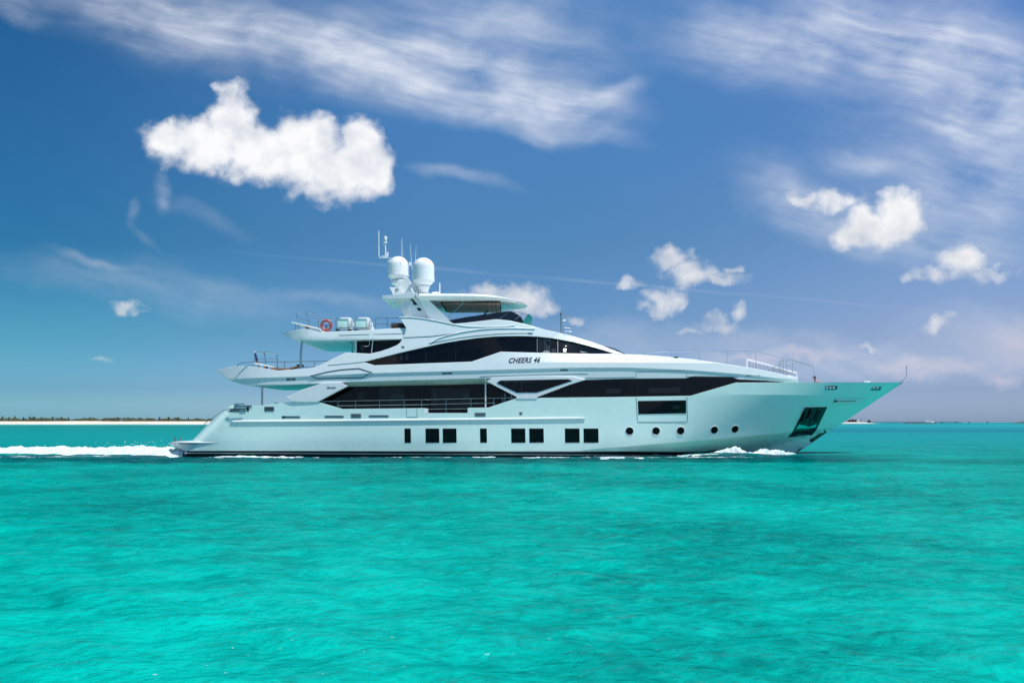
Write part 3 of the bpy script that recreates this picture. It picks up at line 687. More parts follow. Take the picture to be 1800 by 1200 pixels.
# upper aft deck rails
ur = const(.35)
rail('upper_deck_rail', [[(417, 645), (418, 640.4), (426, 637.4), (448, 636), (500, 635.8), (577, 634.4)], [(528, 645.6), (552.6, 644.8)]] + [[(x, 636), (x, b)] for x, b in ((500.4, 648), (552.6, 645))], .022, ur, m='steeldk')
rail('upper_deck_rail', [[(430, 642), (462, 642)], [(436, 640), (448, 644)]], .016, const(3.0))
rail('stair_handrail', [[(447.6, 640), (447.6, 619.6), (450, 618), (462, 620.4), (466, 622)], [(466.8, 649), (467, 631), (464.6, 626), (464.6, 620), (466.6, 618.8), (484, 620.8), (487, 623), (487.6, 651)], [(455, 631), (468, 632.4)], [(470, 629.6), (487, 632)]], .026, const(1.4))
def ramp_board(name, a, b, w0, w1):
    bm = B(); p, q = P(*a, w0), P(*b, w0); p2, q2 = P(a[0]*.0+a[0], a[1], w0), q
    p2 = Vector((p.x, w1, p.z)); q2 = Vector((q.x, w1, q.z)); d = Vector((0, 0, .09))
    hexa(bm, [p, q, q2, p2], [p+d, q+d, q2+d, p2+d]); return obj(name, bm, M['gel2'], Y)
ramp_board('stair_hatch', (447, 639.4), (480, 645.8), 1.2, 3.2)
bm = B(); box(bm, P(452, 648.4, 1.2), P(456, 642.5, 1.6)); obj('stair_locker', bm, M['cream'], Y); bm = B(); box(bm, P(463, 648, 1.4), P(471, 643, 2.0)); obj('stair_locker', bm, M['cream'], Y)
# sundeck aft rails
rail('sundeck_rail', [[(521.6, 549.6), (523, 548), (537.6, 552.2)], [(521, 550), (521, 556), (524, 559.6), (540.6, 564.6)], [(540, 549), (539, 553), (540.6, 557.8), (542.6, 560)], [(539.8, 548), (541, 547.6), (557.6, 552.6), (559.6, 556.4)],
      [(542.6, 560), (542.6, 579)]], .024, const(1.2))
rail('sundeck_rail', [[(551, 561), (590, 561.4)], [(559.6, 561.2), (560, 583)], [(572, 583), (590.6, 582.6)], [(590, 561.4), (590.6, 582.6)]], .024, const(1.2))
rail('hatch_support', [ [(525.6, 570), (526, 578)], [(519.4, 568), (519.4, 579)], [(519.4, 573), (526, 573)]], .024, const(1.2))
rail('sundeck_rail', [[(660.4, 575), (660.4, 561), (662, 559.2), (701, 558.6)], [(681, 559.6), (681, 576)], [(661, 569.6), (700, 569.6)]], .02, const(.9), m='steeldk')
ramp_board('sundeck_hatch', (512, 567.4), (560, 578.6), 1.0, 3.4)
bm = B(); box(bm, P(537, 578.6, 1.2), P(543.6, 572.4, 1.8)); obj('stair_locker', bm, M['teak'], Y)
bm = B(); tube(bm, [P(687, 575.6, 1.2), P(687, 571.6, 1.2), P(700, 570, 1.2)], .03); box(bm, P(688, 576, 1.3), P(713, 571.4, 2.6)); obj('sundeck_sunpad', bm, M['dkbrown'], Y)
# --- flybridge windscreen (tinted), canvas, hardtop
gm = bpy.data.materials.new('smoked_acrylic'); gm.use_nodes = True; T = NT(gm.node_tree); T.n.clear()
o_ = T.new('ShaderNodeOutputMaterial'); tr = T.new('ShaderNodeBsdfTransparent'); tr.inputs[0].default_value = (.10, .14, .18, 1)
gl = T.new('ShaderNodeBsdfGlossy'); gl.inputs['Roughness'].default_value = .03; mx = T.new('ShaderNodeMixShader'); fr = T.new('ShaderNodeFresnel'); fr.inputs[0].default_value = 1.5
T.l.new(fr.outputs[0], mx.inputs[0]); T.l.new(tr.outputs[0], mx.inputs[1]); T.l.new(gl.outputs[0], mx.inputs[2]); T.l.new(mx.outputs[0], o_.inputs[0])
M['smoke'] = gm
def F_ws(X, Z): return 1.35+.16*max(0, X+3.5)**2*.6
body('flybridge_windscreen', [(789, 563), (810, 559), (860, 551.4), (896, 546.8), (905, 549.4), (915, 556), (920, 564), (921, 571), (900, 566), (872, 561.6), (800, 569.6)], F_ws, M['smoke'], Y, thick=.03, xs=arange(-4.5, 1.5, .3))
rail('windscreen_frame', [[(789, 563), (810, 559), (860, 551.4), (896, 546.8), (912, 548.6), (927, 553)], [(897, 547), (877, 561)], [(919, 551), (905, 562)]], .016, F_ws, m='steeldk')
body('console_cover', [(917.5, 568.6), (927, 553), (930, 551.4), (935, 556), (936, 560.4), (932, 565), (922, 570)], const(3.0), M['teal'], Y)
def ht_w(X):
    x0, x1 = -5.6, 1.06; t = (X-x0)/(x1-x0)
    return 3.55*(max(0, 1-max(0., t)**4.2))**.55+.02
def hardtop(X0, X1, zt, zb, wf, name, m):
    bm = B(); rings = []
    ts = [0, .1, .2, .3, .4, .5, .6, .7, .78, .85, .9, .94, .97, .985, .995, 1.0]
    for t in ts:
        x = X0+(X1-X0)*t; w = wf(x); k = min(1., w/1.5)
        zt_ = zt(x); zb_ = zb(x); zm = (zt_+zb_)/2; e = .16*k
        prof = [(-w+e*2.2, zb_), (-w+e, zb_+.05*k), (-w, zm), (-w+e*.6, zt_-.05*k), (-w+e*1.6, zt_), (w-e*1.6, zt_), (w-e*.6, zt_-.05*k), (w, zm), (w-e, zb_+.05*k), (w-e*2.2, zb_)]
        rings.append([bm.verts.new((x, YC+a, b)) for a, b in prof])
    for A, C_ in zip(rings, rings[1:]):
        for k in range(10): bm.faces.new((A[k], A[(k+1) % 10], C_[(k+1) % 10], C_[k]))
    bm.faces.new(rings[0]); bm.faces.new(rings[-1][::-1])
    return obj(name, bm, m, Y)
zt = lambda x: 10.42+.0*x-(.022*max(0, x+3)**2.0)
zb = lambda x: 10.02+.05*max(0, x+3)-.012*max(0, x+3)**2
hardtop(-6.0, 1.06, zt, zb, ht_w, 'hardtop', M['gel2'])
bm = B()
box(bm, (-4.7, 2.0, 9.955), (-.75, 7.0, 10.0), bev=.01)
hb_ = obj('hardtop_louvre_frame', bm, M['dkbrown'], Y)
bm = B()
for i in range(13):
    x = -4.55+i*.29; box(bm, (x, 2.15, 9.90), (x+.262, 6.85, 9.945), rot=.05)
obj('hardtop_louvres', bm, M['cream'], hb_)
bm = B()
for yy in (1.6,): tube(bm, [P(819, 527.6, yy), P(786.6, 558.6, yy)] if yy < 4 else [Vector((P(819, 527.6, 1.6).x, yy, P(819, 527.6, 1.6).z)), Vector((P(786.6, 558.6, 1.6).x, yy, P(786.6, 558.6, 1.6).z))], .022)
obj('hardtop_strut', bm, M['steel'], Y)
bm = B(); tube(bm, [P(857.4, 545.4, 5.6), P(843.6, 562.4, 5.6)], .05); obj('hardtop_strut', bm, M['black'], Y)
# aft wing of the hardtop and the two legs of the arch
bm = B(); a = P(672, 519.4, 2.2); c = P(672, 526, 2.2)
hexa(bm, [(a.x, 2.2, c.z+.03), (-6.3, 1.6, c.z-.02), (-6.3, 7.4, c.z-.02), (a.x, 6.8, c.z+.03)], [(a.x, 2.2, a.z), (-6.2, 1.6, a.z+.1), (-6.2, 7.4, a.z+.1), (a.x, 6.8, a.z)])
obj('hardtop_wing', bm, M['gel2'], Y)
bm = B(); hexa(bm, [P(690, 527, 3.5), P(712, 545, 3.5), Vector(P(712, 545, 3.5))+Vector((0, 2, 0)), Vector(P(690, 527, 3.5))+Vector((0, 2, 0))], [P(690, 525.6, 3.5), P(712, 525, 3.5), Vector(P(712, 525, 3.5))+Vector((0, 2, 0)), Vector(P(690, 525.6, 3.5))+Vector((0, 2, 0))])
obj('wing_bracket', bm, M['gel'], Y)
def F_leg(X, Z): return 1.55+(9.6-Z)*-.0
body('arch_leg', [(729.5, 516.5), (735, 522), (751, 525), (775, 547), (799, 569.6), (790, 572), (757, 563), (742, 538)], const(1.45), M['gel2'], Y, thick=.35)
def F_leg2(X, Z):
    xf = interp(Z, (8.6, 9.6, 10.6), (-6.45, -6.65, -6.3)); return 1.75+(max(0, xf-X))*.55
body('arch_base', [(722, 505), (730, 517.5), (742, 538), (757, 562), (711, 558.6), (702, 538), (705, 527), (707, 518), (716, 510)], F_leg2, M['gel2'], Y, xs=arange(-8, -5, .2), zs=[8.6, 9.1, 9.6, 10.1, 10.6])
for q in ([(720.6, 526), (726.2, 526), (734.4, 536), (727.4, 536)], [(732, 541.2), (738, 540.8), (741.6, 545.8), (735.8, 546.2)]):
    plate('arch_vent', q, F_leg2, M['black'], Y, d=.02)
# mast fins and dome pedestals
def fin(name, poly, y0, y1, m='gel2'):
    return body(name, poly, const(y0), M[m], Y, back=y1)
fin('mast_fin', [(684, 504.6), (704, 505.6), (711, 516.6), (707, 522), (692, 520), (688, 512)], 3.6, 5.4)
fin('mast_fin', [(716, 486), (719.6, 492), (722, 505), (716, 512), (707, 516), (700, 505), (706, 494)], 3.9, 5.1)
fin('mast_fin', [(726, 496), (745, 495), (752, 512), (755, 517.6), (731, 518.4), (722, 509), (722, 500)], 3.4, 5.2)
plate('mast_lamp', quad(695, 507.6, 699, 511.4), const(3.6), M['grey'], Y, d=.05)
def dome(px0, px1, pt, pb, y, nm, lab):
    c = P((px0+px1)/2, pb, y); s = (y-CAMY)/FPX; R = (px1-px0)/2*s; H = (pb-pt)*s
    bm = B(); prof = [(R*.55, -R*.52), (R*.80, -R*.34), (R*.98, -.06), (R*1.04, -.05), (R*1.04, .03), (R, .035), (R, H-R*.92)]
    prof += [(R*math.cos(a), H-R*.92+R*.92*math.sin(a)) for a in [math.pi/2*k/10 for k in range(1, 10)]]+[(0, H)]
    lathe(bm, prof, c, seg=40); o = obj(nm, bm, M['dome'], Y, label=lab)
    bm = B(); lathe(bm, [(R*.30, -R*1.15), (R*.42, -R*1.0), (R*.62, -R*.6), (R*.55, -R*.5)], c, seg=24); obj('dome_pedestal', bm, M['gel2'], o)
    return c, R
dome(682.2, 718, 450.8, 484, 6.0, 'satellite_dome', 'smaller dome farther aft, shaded on its left')
dome(725.6, 763.4, 453, 492.4, 3.2, 'satellite_dome', 'larger dome, fully sunlit')
bm = B()
for i in range(3):
    p = P(756-i*4, 497+i*6, 3.6); lathe(bm, [(.5-.12*i, 0), (.62-.14*i, .18)], (p.x-.45, p.y, p.z-.1), seg=16)
obj('dome_bracket', bm, M['gel2'], Y)
bm = B(); p = P(703, 497, 6.0); lathe(bm, [(.42, -.2), (.62, -.1), (.62, .12), (.42, .2)], p, seg=20); obj('dome_bracket', bm, M['gel2'], Y)
# aerials
def whip(pts, r=.02, r2=.008, y=4.5, m='white'):
    bm = B(); tube(bm, [P(a, b, y) for a, b in pts], r, 6, r2=r2); return obj('whip_antenna', bm, M[m], Y)
whip([(705.6, 452), (705.4, 420)], .014, .008, 6.4); whip([(708.4, 452), (706.6, 418)], .016, .008, 5.2)
whip([(725.6, 508), (724, 470), (721, 430)], .028, .012, 3.0); whip([(730, 460), (731.6, 432)], .018, .008, 5.0)
whip([(773, 517), (773, 497)], .045, .035, 4.5)
bm = B()
tube(bm, [P(665.6, 405.6, 4.5), P(666, 450, 4.5), P(667.4, 453, 4.5), P(680, 452, 4.5), P(688, 454, 5)], .034, 8)
tube(bm, [P(678, 451, 4.5), P(677, 424, 4.5)], .05, 8)
hexa(bm, [P(672, 453.6, 4.2), P(684, 453.6, 4.2), P(684, 453.6, 4.9), P(672, 453.6, 4.9)], [P(670, 449.8, 4.2), P(681, 449, 4.2), P(681, 449, 4.9), P(670, 449.8, 4.9)])
tube(bm, [P(680.6, 450), P(681.6, 443)] if False else [P(681, 450, 4.5), P(681.4, 443, 4.5)], .06, 8)
tube(bm, [P(684, 456, 4.5), P(682.6, 461, 4.5)], .04)
obj('antenna_arm', bm, M['white'], Y)
bm = B()
lathe(bm, [(.0, .0), (.10, .02), (.13, .15), (.10, .28), (0, .32)], P(677.4, 423, 4.5), seg=14); lathe(bm, [(.07, 0), (.13, .04), (.13, .12), (.05, .14)], P(677.4, 427.6, 4.5), seg=14)
tube(bm, [P(674, 424, 4.5), P(674, 429, 4.5), P(677, 431, 4.5)], .045); tube(bm, [P(677, 417, 4.5), P(677, 414.8, 4.5)], .03)
obj('wind_sensor', bm, M['white'], Y)
bm = B(); p = P(766, 516, 4.5); lathe(bm, [(.3, 0), (.26, .08), (0, .12)], p, seg=16); obj('gps_dome', bm, M['white'], Y); bm = B(); p = P(720, 464, 4.5); lathe(bm, [(0, -.12), (.12, -.06), (.12, .08), (0, .14)], p, seg=14); obj('gps_dome', bm, M['white'], Y)
# light mast on the bridge roof
bm = B(); tube(bm, [P(986, 585, 4.5), P(986, 553, 4.5)], .035); tube(bm, [P(986, 554.6, 4.5), P(999.6, 555.4, 4.5)], .045); tube(bm, [P(985, 566, 4.5), P(993, 566.6, 4.5)], .025)
tube(bm, [P(990.4, 586, 4.5), P(990.6, 572, 4.5)], .02); lathe(bm, [(.0, -.06), (.07, -.05), (.07, .1), (0, .13)], P(986, 552.6, 4.5), seg=10)
ml = obj('light_mast', bm, M['steeldk'], Y)
bm = B(); lathe(bm, [(0, -.10), (.14, -.06), (.16, 0), (.1, .08), (0, .1)], P(992, 562.6, 4.5), seg=14)
for a, b, y in ((991, 575.6, 4.5), (992, 581.6, 4.5)):
    lathe(bm, [(.02, 0), (.035, .3), (.07, .42), (.02, .44)], P(a, b, y), (1, 0, .0), 10)
tube(bm, [P(1002.6, 580.4, 4.5), P(1005, 583, 4.5)], .05)
obj('horn', bm, M['lamp'], ml)
# fender hanging below the sundeck
bm = B(); tube(bm, [P(619.4, 600, .9), P(619.6, 618, .9)], .012); tube(bm, [P(619.5, 617.5, .9), P(619.9, 627, .9)], .05, 10); lathe(bm, [(.07, 0), (.07, .06)], P(618, 603, .9), seg=10); obj('shower_pole', bm, M['black'], Y)

# --- lettering
def text(name, s, px, py, hpx, F, shear, m, parent, bold=.0, space=1.0, rot=0.0, sx=1.0):
    cu = bpy.data.curves.new(name, 'FONT'); cu.body = s; cu.size = 1; cu.shear = shear; cu.offset = bold; cu.space_character = space; cu.resolution_u = 4
    to = bpy.data.objects.new(name+'_tmp', cu); COL.objects.link(to); bpy.context.view_layer.update()
    me = bpy.data.meshes.new_from_object(to.evaluated_get(bpy.context.evaluated_depsgraph_get()))
    bpy.data.objects.remove(to)
    k = hpx/.69
    bm = B(); bm.from_mesh(me); bpy.data.meshes.remove(me)
    r = bmesh.ops.extrude_face_region(bm, geom=bm.faces[:]); ex = {v for v in r['geom'] if isinstance(v, bmesh.types.BMVert)}
    bm.verts.index_update()
    for v in bm.verts:
        x = v.co.x*k*sx; y = v.co.y*k; xx = x*math.cos(rot)-y*math.sin(rot); yy = x*math.sin(rot)+y*math.cos(rot)
        v.co = P(px+xx, py-yy, off(F, -.008 if v in ex else -.001))
    return obj(name, bm, M[m], parent, smooth=False)
text('name_lettering', 'CHEERS 46', 893, 637.7, 8.4, F_up, .42, 'navy', superstructure, bold=.036, space=1.07, rot=math.radians(1.4), sx=.90)
text('builder_lettering', 'Benetti', 573.6, 683.4, 4.4, F_wing, .5, 'navy', wing, bold=.004, space=.9, rot=math.radians(2), sx=.95)

# ------------------------------------------------------------------ things on the yacht
# lifebuoy
c = P(573.6, 572, .75); lr = thing('life_ring', (c.x, c.y, c.z-.4), 'orange-red life ring standing on the sundeck rail beside the life raft boxes', 'life ring')
bm = B(); tube(bm, [c+Vector((math.cos(t), 0, math.sin(t)))*.31 for t in [2*math.pi*k/28 for k in range(28)]], .085, 10, close=True); obj('ring', bm, M['red'], lr)
for k in range(4):
    t0 = math.pi/4+k*math.pi/2-.16
    bm = B(); tube(bm, [c+Vector((math.cos(t0+j*.08), 0, math.sin(t0+j*.08)))*.31 for j in range(5)], .089, 10); obj('reflective_band', bm, M['grey'], lr)
bm = B(); box(bm, (c.x-.22, c.y-.03, c.z-.02), (c.x+.22, c.y+.03, c.z+.03)); box(bm, (c.x-.03, c.y-.03, c.z-.34), (c.x+.03, c.y+.03, c.z)); obj('ring_bracket', bm, M['navy'], lr)
# life raft canisters in their cradles
def raft(px, top):
    c = P(px, 580.0, .75)
    t = thing('life_raft', (c.x, c.y, c.z), '', 'life raft', 'life raft boxes on the sundeck edge')
    s = .0367
    bm = B(); w, h = 10.6*s, 21.0*s
    box(bm, (c.x-w-.02, c.y-.02, c.z+.12), (c.x+w-.02, c.y+.85, c.z+h+.06), bev=.14); cc = obj('canister', bm, M['gel2'], t)
    bm = B(); box(bm, (c.x-w-.1, c.y-.10, c.z+.16), (c.x+w-.20, c.y-.03, c.z+.08+h*.80), bev=.02); obj('front_panel', bm, M['gel'], t)
    bm = B(); x0, x1, z0, z1 = c.x-w-.14, c.x+w-.16, c.z+.12, c.z+.10+h*.82
    tube(bm, [(x0, c.y-.12, z0), (x0, c.y-.12, z1), (x1, c.y-.12, z1), (x1, c.y-.12, z0)], .022, 6, close=True)
    tube(bm, [(x1+.18, c.y-.05, z0), (x1+.18, c.y-.05, z1-.1)], .02, 6)
    for x in (x0, x1+.1): tube(bm, [(x, c.y-.1, z0), (x, c.y-.1, c.z-.08)], .025, 6)
    tube(bm, [(x0, c.y-.1, c.z+.02), (x1+.15, c.y-.1, c.z+.02)], .03, 6); obj('cradle', bm, M['steel'], t)
    for x in (x0+.06, x1+.08):
        bm = B(); box(bm, (x-.12, c.y-.18, c.z-.06), (x+.12, c.y+.1, c.z+.05), bev=.02); obj('foot', bm, M['black'], t)
    bm = B(); lathe(bm, [(.07, 0), (.07, .22)], (c.x+w+.12, c.y+.1, c.z+.28), seg=10); lathe(bm, [(.09, 0), (.06, .2)], (c.x+w+.16, c.y+.1, c.z+.04), seg=10); obj('hydrostatic_release', bm, M['white'], t)
    return t
raft(606.5, 557)['label'] = 'white life raft box nearer the orange life ring'
raft(639, 556)['label'] = 'white life raft box farther from the orange life ring, nearer the mast'
# ensign at the aft upper deck
fs = thing('ensign', (P(456, 645, 2.2)), 'folded red white and blue flag hanging from a sloping staff at the aft upper deck', 'flag')
bm = B(); tube(bm, [P(454.4, 645, 2.2), P(447.6, 619, 2.2)], .025); lathe(bm, [(0, -.05), (.05, 0), (0, .06)], P(447.6, 618.6, 2.2), seg=8); obj('flagstaff', bm, M['steel'], fs)
M['ens'] = mat('flag_cloth_striped', (.8, .8, .8), .85)
T = NT(M['ens'].node_tree); g = T.new('ShaderNodeTexCoord').outputs['Object']; sp = T.new('ShaderNodeSeparateXYZ'); T.l.new(g, sp.inputs[0])
sq = T.math('GREATER_THAN', T.math('FRACT', T.math('ADD', T.math('MULTIPLY', sp.outputs[0], 7.0), T.math('MULTIPLY', sp.outputs[2], 2.0))), .5)
st = T.mix(sq, (.75, .72, .72, 1), (.45, .03, .04, 1)); T.l.new(T.mix(T.math('GREATER_THAN', sp.outputs[2], .42), st, (.03, .05, .20, 1)), T.n['Principled BSDF'].inputs['Base Color'])
bm = B(); rows = []
for i in range(9):
    t = i/8; L_ = P(448+t*1.0, 620+t*18, 2.2); Rr = P(449.5+t*5.5, 620.5+t*18, 2.2); r = []
    for j in range(9):
        q = L_.lerp(Rr, j/8); q.y += .08*math.sin(j*1.7+t*2); r.append(bm.verts.new(q))
    rows.append(r)
for a, b in zip(rows, rows[1:]):
    for j in range(8): bm.faces.new((a[j], a[j+1], b[j+1], b[j]))
bmesh.ops.solidify(bm, geom=bm.faces[:], thickness=.02)
obj('flag_cloth', bm, M['ens'], fs)
# two teak steamer chairs at the aft upper deck
def lounger(px, py, label):
    c = P(px, py, .75); t = thing('deck_chair', c, label, 'deck chair')
    bm = B(); box(bm, c+Vector((-.75, 0, .0)), c+Vector((.55, .7, .10)), bev=.02); obj('seat', bm, M['teak'], t)
    bm = B(); bar(bm, c+Vector((.5, .35, .08)), c+Vector((1.25, .35, .26)), .35, .04); obj('backrest', bm, M['teak'], t)
    for sx in (-.65, .45):
        for yy in (.06, .62):
            bm = B(); tube(bm, [c+Vector((sx, yy, .02)), c+Vector((sx+.03, yy, -.25))], .03, 6); obj('leg', bm, M['teak'], t)
    bm = B(); box(bm, c+Vector((.95, .05, .22)), c+Vector((1.3, .65, .34)), bev=.03); obj('cushion', bm, M['black'], t)
lounger(495, 649.4, 'low teak deck chair on the aft upper deck beside the steel pillar')
# crouching person at the bow: one skinned body
def person():
    c = P(1431, 671, 2.6)
    base = Vector((c.x, c.y, 4.10)); t = thing('person', base, 'person with dark hair in a pale pink shirt crouching behind the bow bulwark', 'person')
    J = {'pel': (0, 0, .30), 'wai': (.05, 0, .42), 'che': (.14, 0, .60), 'nec': (.10, 0, .78), 'hea': (.06, 0, .90), 'hed': (.05, 0, .98),
         'shL': (.14, -.17, .70), 'elL': (.36, -.24, .62), 'wrL': (.55, -.18, .60), 'haL': (.63, -.16, .60), 'shR': (.14, .17, .70), 'elR': (.34, .24, .56), 'wrR': (.54, .18, .56), 'haR': (.62, .16, .56),
         'hiL': (0, -.11, .27), 'knL': (.36, -.16, .42), 'anL': (.16, -.15, .07), 'toL': (.34, -.17, .03), 'hiR': (0, .11, .27), 'knR': (.36, .16, .42), 'anR': (.16, .15, .07), 'toR': (.34, .17, .03)}
    R_ = dict(pel=.13, wai=.12, che=.14, nec=.055, hea=.085, hed=.08, shL=.06, elL=.042, wrL=.03, haL=.035, shR=.06, elR=.042, wrR=.03, haR=.035, hiL=.09, knL=.06, anL=.042, toL=.035, hiR=.09, knR=.06, anR=.042, toR=.035)
    E = ['pel-wai', 'wai-che', 'che-nec', 'nec-hea', 'hea-hed', 'che-shL', 'shL-elL', 'elL-wrL', 'wrL-haL', 'che-shR', 'shR-elR', 'elR-wrR', 'wrR-haR', 'pel-hiL', 'hiL-knL', 'knL-anL', 'anL-toL', 'pel-hiR', 'hiR-knR', 'knR-anR', 'anR-toR']
    ks = list(J); k_ = {k: i for i, k in enumerate(ks)}
    V_ = [J[k] for k in ks]; rad = [R_[k] for k in ks]; Ed = [(k_[e[:3]], k_[e[4:]]) for e in E]
    for s, y0 in (('haL', -.16), ('haR', .16)):            # five fingers a hand, closed round the rope
        h = Vector(J[s])
        for f in range(5):
            yy = (f-2)*.016; a = len(V_); L = (.035, .045, .05, .045, .035)[f]
            if f == 0: V_ += [tuple(h+Vector((-.01, yy-.02, -.02))), tuple(h+Vector((.02, yy-.02, -.045)))]
            else: V_ += [tuple(h+Vector((.045, yy, .005))), tuple(h+Vector((.045+L*.5, yy, -.04)))]
            rad += [.009, .008]; Ed += [(k_[s], a), (a, a+1)]
    me = bpy.data.meshes.new('body'); me.from_pydata(V_, Ed, []); o = bpy.data.objects.new('body', me); COL.objects.link(o); o.parent = t
    o.modifiers.new('s', 'SKIN'); 
    for i, v in enumerate(me.skin_vertices[0].data): v.radius = (rad[i], rad[i]); v.use_root = (i == 0)
    sb = o.modifiers.new('u', 'SUBSURF'); sb.levels = 2; sb.render_levels = 2
    bpy.context.view_layer.update()
    m2 = bpy.data.meshes.new_from_object(o.evaluated_get(bpy.context.evaluated_depsgraph_get())); o.modifiers.clear(); o.data = m2
    m2.materials.clear(); [m2.materials.append(M[k]) for k in ('skin', 'pink', 'shorts')]
    for p in m2.polygons:
        p.use_smooth = True; q = p.center
        if q.z < .36 and q.x < .26 and q.z > .14: p.material_index = 2
        elif .36 <= q.z < .75 and q.x < .27: p.material_index = 1
    # hair, ears and face
    bm = B(); bmesh.ops.create_uvsphere(bm, u_segments=20, v_segments=14, radius=.118, matrix=Matrix.Translation(base+Vector((.03, 0, .965))) @ Matrix.Diagonal((1.0, .92, 1.0, 1)))
    bmesh.ops.delete(bm, geom=[v for v in bm.verts if (v.co.z-base.z) < .90 and (v.co.x-base.x) > -.02 or (v.co.x-base.x) > .11 and (v.co.z-base.z) < 1.0], context='VERTS')
    obj('hair', bm, M['hair'], t)
    bm = B(); lathe(bm, [(.022, -.02), (.012, .025), (0, .03)], base+Vector((.14, 0, .945)), (1, 0, -.1), 10)
    for s in (-1, 1): lathe(bm, [(.028, -.01), (.022, .012), (0, .014)], base+Vector((.04, s*.093, .945)), (0, s, 0), 10)
    obj('nose_and_ears', bm, M['skin'], t)
    bm = B()
    for s in (-1, 1): lathe(bm, [(.011, 0), (0, .01)], base+Vector((.125, s*.034, .97)), (1, s*.2, 0), 8)
    box(bm, base+Vector((.118, -.025, .90)), base+Vector((.134, .025, .908))); obj('eyes_and_mouth', bm, M['dkbrown'], t)
person()

